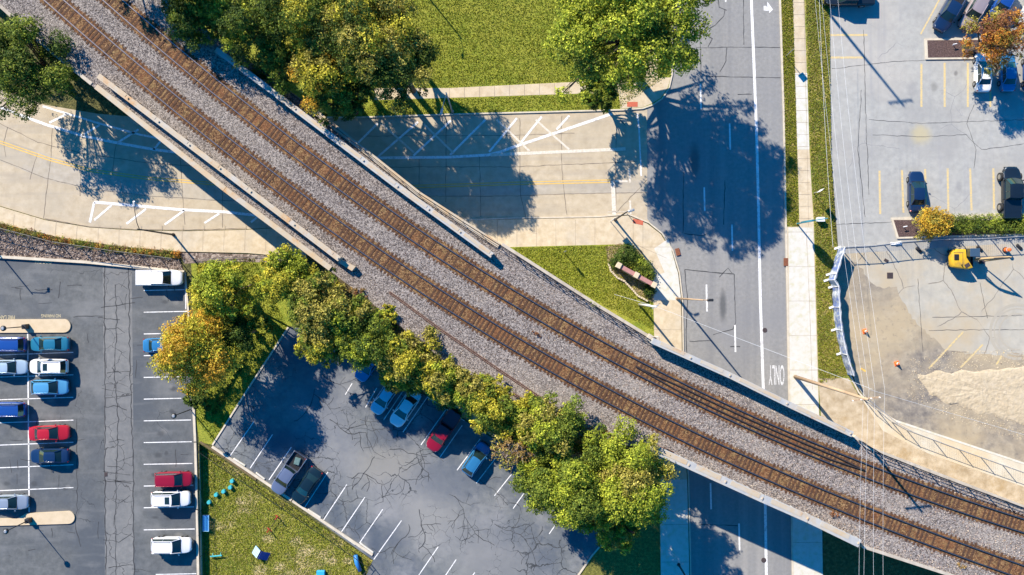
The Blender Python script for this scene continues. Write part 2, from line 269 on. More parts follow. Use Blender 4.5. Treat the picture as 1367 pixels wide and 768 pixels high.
GRAV = mat('stone bed', [(.10, .07, .055), (.22, .17, .14), (.36, .30, .25)], vor=3.2, rough=.95, bump=.12, bscale=5)
REDPAD = mat('red tactile paving', [(.42, .09, .05), (.50, .13, .07)], scale=6, rough=.8)
RUST = mat('rusty iron cover', [(.16, .05, .02), (.24, .09, .045)], scale=8, rough=.8)
DKIRON = mat('dark iron', [(.03, .022, .022), (.07, .05, .05)], scale=8, rough=.7)
BLACKM = mat('black painted metal', [(.012, .013, .016), (.022, .024, .028)], scale=6, rough=.5)
GALV = mat('galvanised metal', [(.35, .36, .37), (.46, .47, .48)], scale=6, rough=.45, metallic=.5)
WHITEM = mat('white painted metal', [(.68, .69, .70), (.76, .77, .78)], scale=6, rough=.45)
WOODP = mat('weathered pole timber', [(.30, .20, .12), (.46, .33, .21)], scale=3, rough=.9, stretch=(1, 1, .1))
TEAL = mat('teal painted metal', [(.03, .17, .22), (.04, .22, .28)], scale=5, rough=.5)
BARK = mat('tree bark', [(.07, .05, .035), (.15, .11, .08)], scale=5, rough=.95, bump=.03, bscale=12)
BARKP = mat('pale bare twigs', [(.24, .19, .16), (.34, .28, .25)], scale=5, rough=.95)
TYRE = mat('tyre rubber', [(.012, .012, .012), (.02, .02, .02)], scale=8, rough=.85)
RIM = mat('alloy rim', [(.38, .39, .40)], rough=.3, metallic=.8)
GLASS = mat('dark car glass', [(.012, .03, .032)], rough=.04, coat=.6)
TRIM = mat('black car trim', [(.015, .015, .017)], rough=.55)
HEADL = mat('headlight lens', [(.30, .33, .36)], rough=.12, coat=.5)
TAILL = mat('tail light lens', [(.40, .012, .012)], rough=.15, coat=.5)
YEXC = mat('yellow machine paint', [(.55, .32, .012), (.64, .40, .02)], scale=3, rough=.55, coarse=[(1.2, (.30, .20, .07), .5, .68, .7)])
BOOMP = mat('dusty boom paint', [(.38, .26, .10), (.28, .22, .15)], scale=3, rough=.8)
ORANGE = mat('orange plastic', [(.75, .15, .03)], rough=.5)
SCREEN = mat('printed fence fabric', [(.10, .15, .34), (.24, .28, .34), (.46, .50, .57)], scale=1.4, rough=.8, contrast=(.40, .62), detail=4)
SCREENW = mat('white fence fabric', [(.42, .47, .56), (.52, .55, .60)], scale=2, rough=.8)
BRICK = mat('red sign brick', [(.20, .07, .06), (.30, .12, .10)], vor=6, rough=.9)
COPING = mat('pink stone coping', [(.34, .16, .15), (.42, .22, .20)], scale=4, rough=.85)
LIMEST = mat('pale limestone', [(.50, .42, .32), (.60, .52, .34)], scale=4, rough=.85)
TURQ = mat('turquoise plastic', [(.05, .42, .46)], rough=.5)
BLUEP = mat('blue plastic', [(.03, .20, .52)], rough=.45)
BLUEL = mat('light blue boards', [(.22, .45, .62), (.30, .52, .68)], scale=3, rough=.6)
NAVY = mat('navy boards', [(.02, .035, .22), (.03, .05, .28)], scale=3, rough=.6)
REDM = mat('red painted post', [(.45, .04, .03)], rough=.5)
LEAF = attr_mat('foliage', .7, .28, .25)
STONE = attr_mat('loose stones', .95, 0, .2)

# ------------------------------------------------------------------ ground and setting
def flat(name, pts, m, z, kind='structure', zu=0.0):
    b = MB(); b.sheet(PL(pts, zu), z); return tag(b.build(name, m), kind=kind)
def slab(name, pts, m, z1, z0=-.02, zu=0.0):
    b = MB(); b.prism(PL(pts, zu), z0, z1); return tag(b.build(name, m), kind='structure')

lawn_hole = [(266, 592), (498, 748), (487, 772), (470, 900), (268, 900)]
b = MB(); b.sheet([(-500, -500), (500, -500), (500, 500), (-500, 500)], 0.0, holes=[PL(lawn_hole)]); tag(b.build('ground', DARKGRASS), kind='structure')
b = MB(); b.sheet(PL([(262, 585), (505, 750), (495, 772), (480, 915), (262, 915)]), -.9); tag(b.build('dog_park_lawn', GRASSD), kind='structure')
flat('verge', [(255, 340), (395, 335), (450, 400), (385, 437), (283, 594), (266, 590), (262, 560)], GRASS, .004)
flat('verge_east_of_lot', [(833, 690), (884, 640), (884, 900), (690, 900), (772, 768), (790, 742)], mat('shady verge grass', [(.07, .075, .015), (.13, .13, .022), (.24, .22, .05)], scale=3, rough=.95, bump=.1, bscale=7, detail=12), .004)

# west road (concrete)
road_w = [(-150, 70), (0, 120), (60, 140), (130, 152), (200, 158), (300, 160), (400, 158), (480, 157), (600, 153), (720, 150), (830, 147), (870, 140), (870, 300), (835, 286), (800, 290), (684, 292), (560, 294), (450, 300), (330, 306), (250, 308), (180, 307), (120, 303), (60, 293), (0, 275), (-150, 225)]
flat('concrete_road', road_w, CONC, .004)
flat('worn_lane', [(-100, 190), (0, 215), (60, 239), (120, 253), (200, 263), (300, 269), (450, 270), (560, 262), (700, 260), (860, 257), (860, 241), (684, 240), (560, 244), (400, 246), (287, 241), (200, 234), (123, 223), (67, 208), (0, 185), (-100, 160)], mat('grey worn concrete', [(.33, .295, .235), (.39, .35, .285), (.44, .40, .33)], scale=1.0, rough=.9, detail=12, coarse=[(.2, (.42, .36, .26), .45, .65, .8)], streak=[((.05, .9, 1), 1.2, (.30, .27, .225), .5, .72, .6)]), .0085)
road_ns = [(893, -150), (897, 20), (897, 100), (893, 118), (884, 132), (872, 140), (864, 146), (864, 292), (868, 298), (884, 312), (898, 335), (907, 365), (911, 400), (912, 470), (914, 560), (919, 640), (922, 768), (926, 900), (1062, 900), (1058, 768), (1056, 640), (1053, 512), (1051, 400), (1048, 256), (1046, 150), (1041, 0), (1037, -150)]
flat('asphalt_road', road_ns, ROADA, .010)
# lawns with kerbs
slab('north_lawn', [(120, -150), (893, -150), (897, 20), (897, 100), (893, 118), (884, 132), (872, 140), (858, 145), (830, 147), (600, 153), (480, 157), (400, 157), (300, 158), (250, 120), (200, 60), (120, -60)], GRASS, .10)
def kerb(name, pts, wd=.18, z=.14, m=KERB):
    b = MB(); pp = PL(pts); n = len(pp)
    L_, R_ = [], []
    for i, (x, y) in enumerate(pp):
        x0, y0 = pp[max(i-1, 0)]; x1, y1 = pp[min(i+1, n-1)]; d = math.hypot(x1-x0, y1-y0); nx, ny = -(y1-y0)/d, (x1-x0)/d
        L_.append((x+nx*wd/2, y+ny*wd/2)); R_.append((x-nx*wd/2, y-ny*wd/2))
    b.prism(L_+R_[::-1], -.02, z); return tag(b.build(name, m), kind='structure')
kerb('kerb', [(400, 157), (480, 157), (600, 153), (720, 150), (830, 147), (858, 145), (872, 140), (884, 132), (893, 118), (897, 100), (897, 20), (893, -150)])
slab('sidewalk', [(500, 118), (600, 118), (785, 109), (862, 104), (866, -150), (880, -150), (878, 104), (895, 104), (891, 118), (882, 131), (870, 138.5), (858, 143.5), (828, 145.5), (826, 125), (785, 125), (600, 131), (500, 134)], WALKC, .112)
slab('sidewalk', [(420, 302), (560, 295), (684, 293), (800, 291), (838, 288), (864, 299), (882, 313), (896, 336), (905, 365), (909, 400), (910, 470), (912, 560), (917, 640), (920, 768), (924, 900), (882, 900), (882, 768), (880, 640), (876, 560), (873, 470), (872, 401), (868, 372), (856, 345), (840, 326), (800, 327), (684, 330), (420, 340)], WALKC, .12)
flat('sidewalk_new_patch', [(873, 332), (892, 319), (897, 337), (905, 366), (909, 401), (872.5, 401), (872, 369), (887, 364)], NEWC, .126)
flat('shaded_walk_patch', [(882, 640), (917, 640), (920, 768), (924, 900), (882, 900)], NEWC, .126)
slab('grass_triangle', [(640, 332), (684, 330), (800, 327), (840, 326), (856, 345), (868, 372), (872, 401), (873, 450), (800, 415), (720, 366)], GRASS, .135)
kerb('kerb', [(450, 299), (684, 291.5), (800, 289.5), (838, 286), (866, 297.5), (884, 312), (898, 335), (907, 365), (911, 400), (912, 470), (914, 560), (919, 640), (922, 768), (926, 900)], .16, .125)
slab('sidewalk', [(-150, 226), (0, 276), (60, 294), (120, 304), (180, 308), (250, 309), (330, 307), (400, 303), (410, 345), (330, 338), (240, 336), (160, 329), (80, 317), (0, 298), (-150, 250)], WALKC, .12)
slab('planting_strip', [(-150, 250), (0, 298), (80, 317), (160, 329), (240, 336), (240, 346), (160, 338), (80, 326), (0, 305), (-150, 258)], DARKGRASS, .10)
slab('gravel_bed', [(-150, 258), (0, 305), (80, 326), (160, 338), (240, 346), (245, 363), (115, 349), (0, 342), (-150, 330)], GRAV, .09)
flat('gravel_strip', [(240, 337), (330, 339.5), (408, 344), (404, 352), (330, 350), (246, 352)], GRAV, .011)
# right side verge and walks
slab('roadside_verge', [(1037, -150), (1041, 0), (1046, 150), (1048, 256), (1050, 303), (1067, 303), (1064, 200), (1058, 0), (1053, -150)], GRASSDRY, .10)
slab('sidewalk', [(1053, -150), (1058, 0), (1064, 200), (1067, 303), (1050, 303), (1051, 400), (1053, 512), (1056, 640), (1058, 768), (1062, 900), (1102, 900), (1098, 768), (1096, 640), (1092, 512), (1086, 303), (1080, 200), (1073, 0), (1068, -150)], WALKC, .12)
flat('sidewalk_new_patch', [(1061, 98), (1077, 98), (1080, 200), (1064, 200)], NEWC, .126)
flat('sidewalk_new_patch', [(1052, 304), (1085, 304), (1091, 512), (1096, 640), (1098, 768), (1101, 900), (1063, 900), (1059, 768), (1057, 640), (1054, 512)], NEWC, .126)
kerb('kerb', [(1037, -150), (1041, 0), (1046, 150), (1048, 256), (1051, 400), (1053, 512), (1056, 640), (1058, 768), (1062, 900)], .2, .135)
slab('grass_verge', [(1068, -150), (1073, 0), (1080, 200), (1086, 303), (1089, 400), (1092, 512), (1095, 590), (1150, 590), (1160, 560), (1142, 520), (1131, 498), (1114, 430), (1106, 376), (1118, 332), (1111, 300), (1109, 200), (1107, 0), (1102, -150)], GRASSDRY, .11)
flat('bare_ground', [(1092, 505), (1132, 505), (1150, 535), (1196, 565), (1367, 622), (1650, 715), (1650, 860), (1367, 720), (1150, 640), (1100, 620)], SAND, .118)
flat('concrete_apron', [(1150, 533), (1196, 563), (1367, 620), (1650, 714), (1650, 745), (1367, 650), (1240, 606), (1178, 575)], PATHC, .124)
flat('east_lot', [(1102, -150), (1650, -150), (1650, 340), (1367, 330), (1120, 345), (1109, 200), (1107, 0)], LOTR, .006)
flat('work_lot', [(1112, 340), (1367, 324), (1650, 324), (1650, 714), (1367, 620), (1196, 563), (1162, 543), (1142, 512), (1129, 460), (1112, 400)], LOTW, .014)
random.seed(9)
dp_ = []
for a, c in zip([(1146, 352), (1158, 372), (1172, 384), (1196, 384), (1206, 404), (1220, 428), (1240, 447), (1262, 466), (1300, 474)], [(1158, 372), (1172, 384), (1196, 384), (1206, 404), (1220, 428), (1240, 447), (1262, 466), (1300, 474), (1367, 472)]):
    for k in range(7): q = k/7; dp_.append((a[0]+(c[0]-a[0])*q+random.uniform(-1.6, 1.6), a[1]+(c[1]-a[1])*q+random.uniform(-1.6, 1.6)))
flat('work_lot_dark_patch', [(1112, 380), (1125, 345)]+dp_+[(1367, 474), (1650, 474), (1650, 712), (1367, 618), (1197, 561), (1163, 541), (1143, 510), (1130, 460)], LOTD, .020)
# parking lots on the left
lot1 = [(-150, 331), (0, 343), (115, 350), (248, 364), (252, 420), (258, 540), (262, 660), (264, 768), (266, 900), (-150, 900)]
flat('west_lot', lot1, LOT1, .008)
flat('west_lot_worn_strip', [(137, 353), (176, 357), (178, 560), (180, 900), (141, 900), (139, 560)], LOT1S, .013)
lot2 = [(284, 594), (385, 437), (430, 440), (570, 530), (720, 625), (833, 698), (790, 742), (772, 768), (690, 900), (470, 900), (487, 772), (498, 748)]
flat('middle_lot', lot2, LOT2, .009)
kerb('lot_kerb', [(284, 594), (334, 515), (385, 437)], .2, .12)
kerb('lot_kerb', [(833, 692), (790, 742), (772, 768), (690, 900)], .2, .12)
kerb('lot_kerb', [(-150, 331), (0, 343), (115, 350), (247, 363)], .35, .30, KERB)
kerb('lot_kerb', [(247, 363), (252, 420), (256, 500), (258, 540)], .25, .13, KERB)
kerb('work_lot_kerb', [(1196, 562), (1280, 590), (1367, 619), (1650, 712)], .25, .16, NEWC)
kerb('work_lot_kerb', [(1128, 470), (1134, 500), (1146, 524), (1166, 545), (1196, 562)], .2, .13, KERB)

# islands
def rounded(x0, y0, x1, y1, tilt=0):
    r = (y1-y0)/2; cx = x1-r; cy = (y0+y1)/2
    return [(x0, y0), (cx, y0-tilt)]+[(cx+r*math.cos(t), cy-tilt+r*math.sin(t)) for t in [(-math.pi/2)+math.pi*k/10 for k in range(1, 10)]]+[(cx, y1-tilt), (x0, y1)]
i1 = slab('parking_island', rounded(-150, 427, 95, 445, 1), ISL, .17)
i2 = slab('parking_island', [(-150, 690), (24, 692), (36, 685), (92, 682)]+[(92+8.5*math.cos(t), 690.5+8.5*math.sin(t)) for t in [(-math.pi/2)+math.pi*k/10 for k in range(1, 10)]]+[(92, 699), (-150, 706)], ISL, .17)
def bed(pts_out, pts_in, m, nm):
    slab(nm, pts_out, KERB, .15); flat(nm+'_fill', pts_in, m, .165)
bed([(1234, 52), (1345, 51), (1345, 79), (1235, 80)], [(1237, 54.5), (1343, 53.5), (1343, 76.5), (1238, 77.5)], MULCH, 'planting_bed')
bed([(1189, 291), (1400, 282), (1650, 282), (1650, 314), (1400, 314), (1197, 319)], [(1192, 294), (1650, 294), (1650, 311), (1400, 311), (1199, 316.5)], MULCH, 'planting_bed')

# ------------------------------------------------------------------ painted markings and joints
def lines(name, segs, m, z, wd=.11):
    b = MB()
    for sg in segs:
        w_ = wd
        if isinstance(sg[-1], (int, float)): w_ = sg[-1]; sg = sg[:-1]
        b.ribbon(PL(sg), w_, z)
    return tag(b.build(name, m), kind='structure')
lines('stall_lines_west', [((37, 443), (38, 560), (39, 684), .16)]+[((-80, a+3), (98, b_)) for a, b_ in ((474, 470.5), (503, 500.5), (533.5, 530.5), (564.5, 561), (594.5, 590.5), (625, 620.5), (655.5, 651))]
      + [((192, y), (x, y-1.2)) for y, x in ((388, 249), (417, 250), (446, 251), (475, 253), (504, 255), (533, 242), (562, 255), (591, 256), (620, 257), (649, 258), (678, 259), (707.5, 260))] + [((208, 767), (262, 766)), ((247, 366), (248, 413))], WHITEP, .016)
seg2 = [((339, 563), (307, 609)), ((364, 580), (334, 625)), ((389, 597), (359, 641)), ((438, 630), (407, 677)), ((463, 647), (432, 694)), ((487, 664), (456, 710)), ((511, 680), (480, 725)), ((536, 695), (499, 747)), ((585, 730), (559, 768)), ((609, 747), (585, 783)), ((634, 764), (612, 796)),
        ((470, 512), (461, 527)), ((503, 518), (488, 544)), ((538, 522), (512, 561)), ((570, 531), (538, 577)), ((596, 546), (562, 594)), ((617, 568), (587, 611)), ((641, 586), (610, 628)), ((663, 610), (636, 645)), ((683, 633), (660, 662)), ((710, 644), (685, 679)), ((742, 700), (733, 713)), ((570, 530), (620, 562), .12)]
lines('stall_lines_middle', seg2, WHITEP, .016)
lines('lot_lines_east', [((1108, 47), (1158, 47)), ((1107, 77), (1152, 77)), ((1256, -4), (1229, 46), .2), ((1300, -4), (1283, 30), .2), ((1230, 85), (1230, 143)), ((1261, 84), (1261, 143)), ((1292, 84), (1292, 143)), ((1322, 84), (1322, 143)), ((1174, 228), (1175, 286)), ((1204, 227), (1206, 284)), ((1235, 226), (1236, 284)), ((1265, 225), (1266, 282)), ((1295, 225), (1297, 281)), ((1326, 225), (1327, 280)), ((1356, 225), (1357, 280))], YELL, .012, .26)
lines('faded_work_lot_lines', [((1286, 443), (1240, 492)), ((1312, 460), (1282, 491)), ((1340, 470), (1330, 487))], YELL, .026, .22)
lines('utility_marks', [((1121, 417), (1121, 426)), ((1126, 446), (1127, 457)), ((1131, 472), (1132, 480)), ((1133, 484), (1139, 489)), ((1149, 492), (1156, 496))], YELP, .026, .22)
# west road paint
lines('edge_lines', [((0, 143), (30, 155), (63, 167), (113, 182), (157, 191), (207, 200), (240, 204), (300, 208), (400, 212), (504, 211), (600, 210), (652, 207), (668, 203), (684, 197), (817, 152), .34), ((-100, 100), (0, 143), .34),
                      ((57, 142), (110, 158), (133, 165), (187, 180), (240, 190), .25), ((88, 153), (66, 164)), ((133, 167), (110, 181)), ((185, 173), (158, 190)), ((215, 188), (205, 200)),
                      ((504, 165), (478, 191)), ((558, 163), (505, 209)), ((602, 161), (552, 208)), ((648, 160), (601, 207)), ((690, 158), (653, 203)), ((723, 156), (695, 191)), ((760, 154.5), (743, 173)),
                      ((126, 270), (184, 275), (240, 280), (300, 283), (345, 288), (400, 291), (450, 289), .34), ((126, 270), (120, 297), .3), ((149, 274), (126, 294)), ((195, 279), (169, 299)), ((246, 281), (220, 300)), ((293, 285), (273, 298)), ((345, 289), (335, 297))], WHITEP, .016, .26)
lines('old_paint', [((510, 166), (553, 204)), ((566, 166), (606, 205)), ((663, 160), (707, 202)), ((715, 160), (760, 200)), ((655, 207), (835, 199), .4), ((818, 242), (820, 287), .5), ((819, 242), (838, 242)), ((840, 225), (841, 244)), ((841, 268), (842, 286)), ((811, 283), (836, 283), .06), ((811, 287), (836, 287), .06)], WHITEO, .018, .24)
yl = [(-60, 166), (0, 190), (67, 213), (123, 228), (200, 238.5), (287, 245.5), (400, 250), (560, 249), (684, 245), (815, 242)]
lines('centre_lines', [tuple((u, v-1.6) for u, v in yl), tuple((u, v+1.6) for u, v in yl)], YELP, .015, .13)
lines('lane_lines', [((1002, -100), (1003, 0), (1007, 100), (1010, 180), (1012, 256), (1015, 400), (1019, 520), (1021, 640), (1023, 768), (1026, 880), .34)]+[((x, y0), (x+.8, y1)) for x, y0, y1 in ((935, 112, 146), (940, 250, 282), (943, 380, 416), (947, 515, 548), (948.5, 645, 680), (968, -32, 3), (974, 165, 200), (977, 300, 335), (981, 434, 470), (984, 570, 600), (986.5, 699, 735))]+[((851, 152), (853, 172), (856, 235), .18)], WHITEP, .016, .2)
# turn arrow (head and bent shaft), flat paint
b = MB(); b.sheet(PL([(1019.2, 8.2), (1022, 8.0), (1024.5, 10.2), (1024.2, 2.5), (1031.8, 13), (1026.8, 17.8), (1026.6, 14.2), (1023.4, 14.6), (1019.4, 14.2)]), .017); tag(b.build('turn_arrow', WHITEP), kind='structure')

def text_mesh(name, body, u0, v0, wpx, hpx, m, z, rot=0.0):
    """painted lettering centred on a pixel of the ground, size in photo pixels"""
    cu = bpy.data.curves.new(name, 'FONT'); cu.body = body; cu.size = 1; cu.align_x = 'CENTER'; cu.align_y = 'CENTER'; cu.offset = .012
    t = bpy.data.objects.new(name+'_tmp', cu); COL.objects.link(t)
    dg = bpy.context.evaluated_depsgraph_get(); me = bpy.data.meshes.new_from_object(t.evaluated_get(dg)); bpy.data.objects.remove(t)
    c = np.array([v.co[:] for v in me.vertices]); lo, hi = c.min(0), c.max(0); ctr = (lo+hi)/2; sz = hi-lo
    s = H/F; x0, y0, _ = P(u0, v0)
    for v in me.vertices:
        x = (v.co.x-ctr[0])/sz[0]*wpx*s; y = (v.co.y-ctr[1])/sz[1]*hpx*s
        v.co = (x*math.cos(rot)-y*math.sin(rot), x*math.sin(rot)+y*math.cos(rot), 0)
    me.materials.clear(); me.materials.append(m)
    o = bpy.data.objects.new(name, me); COL.objects.link(o); o.location = (x0, y0, z); return tag(o, kind='structure')
text_mesh('lane_lettering', 'ONLY', 1036.5, 501, 21, 27, mat('faded lane lettering paint', [(.30, .30, .29), (.55, .55, .54), (.70, .70, .69)], scale=7, rough=.8, contrast=(.35, .6)), .018, math.pi)
text_mesh('kerb_lettering', 'FIRE LANE', 58, 349.8, 22, 5.2, YTXT, .02, R(-2))
text_mesh('kerb_lettering', 'FIRE LANE', 8, 423.6, 24, 4.6, YTXT, .02, math.pi)
text_mesh('kerb_lettering', 'NO PARKING', 68, 421.8, 26, 4.4, YTXT, .02, math.pi)

def wander(pts, amp, step=6):
    out = []
    for (a, b_), (c, d) in zip(pts[:-1], pts[1:]):
        n = max(1, int(math.hypot(c-a, d-b_)/step))
        for i in range(n): t = i/n; out.append((a+(c-a)*t+random.uniform(-amp, amp), b_+(d-b_)*t+random.uniform(-amp, amp)))
    out.append(pts[-1]); return out
def cracks(name, segs, m, z, wd, amp=.5):
    b = MB()
    for sg in segs:
        w_ = wd
        if isinstance(sg[-1], (int, float)): w_ = sg[-1]; sg = sg[:-1]
        b.ribbon(PL(wander(sg, amp)), w_, z, .4)
    return tag(b.build(name, m), kind='structure')
cj = [((440, 225), (560, 223), (684, 223), (850, 216)), ((450, 262), (684, 262), (760, 259), (864, 257)), ((480, 182), (600, 181), (690, 181), (767, 178)), ((694, 158), (694, 222), (695, 262), (702, 290)), ((750, 155), (749, 175), (750, 220), (753, 260), (757, 287)), ((822, 177), (822, 256), (822, 287)), ((596, 160), (595, 270)), ((560, 210), (558, 292)), ((640, 206), (642, 290)),
      ((0, 213), (60, 238), (120, 252), (200, 262), (300, 268), (345, 268)), ((0, 165), (50, 190), (110, 205), (200, 218), (290, 224)), ((10, 170), (5, 190), (8, 210)), ((70, 168), (68, 213), (64, 240), (58, 292)), ((50, 205), (40, 240)), ((108, 230), (107, 262)), ((240, 205), (244, 262), (247, 300)), ((160, 242), (163, 255), (167, 270)), ((155, 190), (150, 232)), ((297, 246), (297, 304)),
      ((820, 287), (864, 240)), ((818, 148), (835, 168))]
cracks('road_joints', cj, JOINT, .013, .06, .45)
cracks('gutter_cracks', [((60, 292), (120, 303), (180, 306.5), (250, 307.5), (330, 305))], JOINT, .132, .08, .3)
ns = [((1041, 64), (1000, 63), (970, 63), (944, 64)), ((944, 64), (930, 64)), ((968, 13), (966, 22), (955, 34), (942, 41), (941, 46), (951, 52), (945, 63), .10), ((958, -10), (960, 10), (970, 14)), ((970, 64), (969, 82), (961, 96)), ((930, 0), (935, 60), (936, 100)), ((912, 312), (912, 256), (913, 230)), ((913, 312), (938, 315), (944, 312)), ((914, 360), (955, 364), (980, 366), .10), ((914, 360), (918, 400), (916, 440), (918, 510), .1), ((980, 366), (982, 430), (978, 440), (952, 447)), ((920, 456), (950, 455), .08), ((975, 463), (988, 463), .1), ((960, 370), (972, 358), (978, 366)),
      ((940, 102), (1042, 104)), ((992, -20), (993, 60)), ((985, 126), (1004, 126), .1), ((935, 700), (985, 702)), ((968, 240), (966, 300))]
cracks('road_seals', ns, TARSEAL, .015, .08, .4)
w1 = [((139, 356), (140, 480), (140, 620), (142, 768), (142, 860), .13), ((172, 358), (173, 470), (178, 620), (179, 768), (180, 860), .12), ((154, 380), (156, 430), (153, 500), (158, 560), (156, 620), (154, 700), (155, 768), .10), ((103, 560), (103, 680), (100, 700), (108, 730), .08)]
for y in sorted(random.uniform(375, 765) for _ in range(19)): w1.append(((140+random.uniform(-6, 14), y), (158, y+random.uniform(-6, 6)), (162+random.uniform(0, 20), y+random.uniform(-8, 8)), random.uniform(.05, .10)))
for k in range(34):
    x, y = random.uniform(5, 250), random.uniform(370, 760); a = random.choice([0, math.pi/2])+random.uniform(-.15, .15); l_ = random.uniform(8, 26)
    if 186 < x and 440 < y < 520: continue
    w1.append(((x, y), (x+l_*math.cos(a), y+l_*math.sin(a)), .06))
w1 += [((20, 385), (30, 386)), ((27, 387), (28, 401)), ((46, 387), (70, 387)), ((81, 377), (78, 398)), ((90, 382), (109, 381)), ((98, 423), (140, 422)), ((130, 424), (160, 427))]
cracks('lot_cracks', w1, TARSEAL, .018, .08, 1.0)
w3 = []
def branch(x, y, a, n, wd):
    pts = [(x, y)]
    for _ in range(n):
        a += random.uniform(-.55, .55); l_ = random.uniform(4, 9); x += l_*math.cos(a); y += l_*math.sin(a); pts.append((x, y))
        if random.random() < .32 and n > 3: branch(x, y, a+random.choice([-1, 1])*random.uniform(.8, 1.5), n//2, wd*.8)
    w3.append(tuple(pts)+(wd,))
from math import atan2
random.seed(21)
for (x, y, a) in ((430, 500, .6), (440, 560, .5), (480, 560, .7), (520, 600, .2), (540, 640, 1.2), (560, 600, .8), (600, 660, .3), (560, 680, 1.6), (620, 690, .9), (640, 640, 1.0), (500, 610, 2.2), (420, 520, 1.9), (660, 700, .2), (700, 720, .5), (545, 700, .9), (470, 640, -.4)): branch(x, y, a, 8, random.uniform(.05, .085))
cracks('lot_cracks', w3, TARSEAL, .018, .08, .6)
cracks('east_lot_cracks', [((1110, 92), (1200, 82), (1280, 80)), ((1160, 160), (1230, 165), (1367, 160)), ((1165, 180), (1230, 183), (1290, 180), (1310, 200), (1367, 192)), ((1300, 140), (1290, 165), (1303, 200), (1300, 225)), ((1153, 40), (1155, 130), (1160, 260), .06), ((1150, 120), (1145, 200), (1155, 290), .06), ((1112, 300), (1200, 296), .06)], TARSEAL, .012, .05, .6)
cracks('work_lot_cracks', [((1245, 424), (1367, 421)), ((1240, 441), (1367, 440)), ((1308, 378), (1318, 425)), ((1270, 470), (1290, 470)), ((1225, 372), (1232, 470))], TARSEAL, .026, .05, .5)
lines('tyre_arc', [tuple((1358+r_*math.cos(a), 443+r_*math.sin(a)) for a in [math.pi*.45+math.pi*1.2*k/24 for k in range(25)])+(w_,) for r_, w_ in ((36, .35), (31, .15), (24, .2))], mat('dusty tyre marks', [(.355, .325, .26), (.385, .35, .28)], scale=2), .0265)
# sidewalk joints
sj = []
for u in range(540, 830, 20): sj.append(((u, 117.5-(u-600)*.045), (u, 132-(u-600)*.03)))
for u in range(430, 800, 26): sj.append(((u, 294), (u, 329)))
sj += [((845, 289), (845, 325)), ((858, 295), (858, 340)), ((855, 330), (895, 330)), ((873, 440), (910, 440)), ((873, 500), (910, 500)), ((845, 325), (890, 345))]
for u in list(range(20, 400, 28)): sj.append(((u, 300), (u-1, 335)) if u > 110 else ((u, 283+u*.17), (u-2, 303+u*.2)))
for v in range(-140, 303, 16): x = 1058+v*.03; sj.append(((x+.5, v), (x+15.5, v)))
for v in range(310, 880, 46): x = 1051+(v-303)*.018; sj.append(((x, v), (x+38, v)))
sj += [((1076, 310), (1080, 400), (1084, 520)), ((1070, -100), (1077, 200), (1079, 302)), ((883, 700), (920, 700)), ((883, 750), (920, 750))]
cracks('sidewalk_joints', sj, mat('sidewalk joint', [(.30, .24, .17), (.40, .33, .24)], scale=2), .131, .045, .1)
flat('tactile_paving', [(845, 292), (858.5, 295), (858, 301), (844.5, 298)], REDPAD, .136)
flat('tactile_paving', [(837, 136.5), (851, 136.5), (851, 143), (837, 143)], REDPAD, .128)
def cover(name, label, u, v, sx, sy, m, rz=0, round_=False, z=.016, group=None):
    x, y, _ = P(u, v); b = MB()
    if round_: b.cyl((0, 0, 0), sx, .02, 20); b.cyl((0, 0, .02), sx*.8, .008, 20)
    else:
        b.box((0, 0, .01), (sx, sy, .02))
        for k in range(5): b.box((0, -sy/2+sy*(k+.5)/5, .025), (sx*.85, sy*.08, .012))
    o = b.build(name, m); o.location = (x, y, z); o.rotation_euler = (0, 0, rz); return tag(o, label, 'drain cover' if not round_ else 'manhole cover', group)
cover('storm_drain', 'rusty drain inlet on the kerb beside the white sidewalk patch', 904.5, 336.5, .55, .9, RUST, .25, z=.13)
cover('storm_drain', 'rusty kerb inlet on the east edge of the main road', 1048.5, 350, .55, 1.0, RUST, 0, z=.14)
cover('storm_drain', 'square dark grate in the work lot below the fence shadow', 1188, 368, .75, .75, DKIRON, 0, z=.022)
cover('storm_drain', 'small dark drain in the worn strip of the west lot', 141.5, 633.5, .4, .5, DKIRON, 0, z=.02)
cover('manhole_cover', 'round dark manhole cover beside the solid lane line near the ONLY lettering', 1021, 441, .3, .3, DKIRON, 0, True)
cover('manhole_cover', 'round dark manhole cover beside the lane line south of the railway bridge', 1019.5, 748, .32, .32, DKIRON, 0, True)

# ------------------------------------------------------------------ railway
ZB = 7.72
rails_px = {
 'AL': [(57.6, 0), (160, 87.9), (280, 186.8), (309.3, 210), (400, 279.3), (471.5, 330), (620, 428), (671.6, 460), (800, 532), (834, 550), (960, 612), (1021, 640), (1120, 681.5), (1166.9, 700), (1247, 730.7), (1347.8, 768)],
 'AU': [(84.5, 0), (160, 65), (280, 164), (339.8, 210), (400, 256.4), (502, 330), (620, 407.5), (707.9, 460), (800, 511.6), (872.7, 550), (960, 592.2), (1065.5, 640), (1120, 662.7), (1215, 700), (1247, 711.4), (1367, 754.8)],
 'BL': [(136.5, 0), (160, 20), (280, 121.8), (393.7, 210), (433.4, 240), (520, 301), (622.3, 370), (740, 440.3), (800, 473.5), (920, 534.4), (960, 554), (1080, 607.4), (1120, 623.5), (1240, 668.6), (1264.6, 678), (1367, 711.4)],
 'BU': [(163, 0), (306.4, 120), (400, 192), (465.6, 240), (520, 280.4), (657.5, 370), (740, 419.2), (812.9, 460), (920, 515), (994, 550), (1080, 588.7), (1128.8, 610), (1240, 650.4), (1319.7, 678), (1367, 693.2)]}
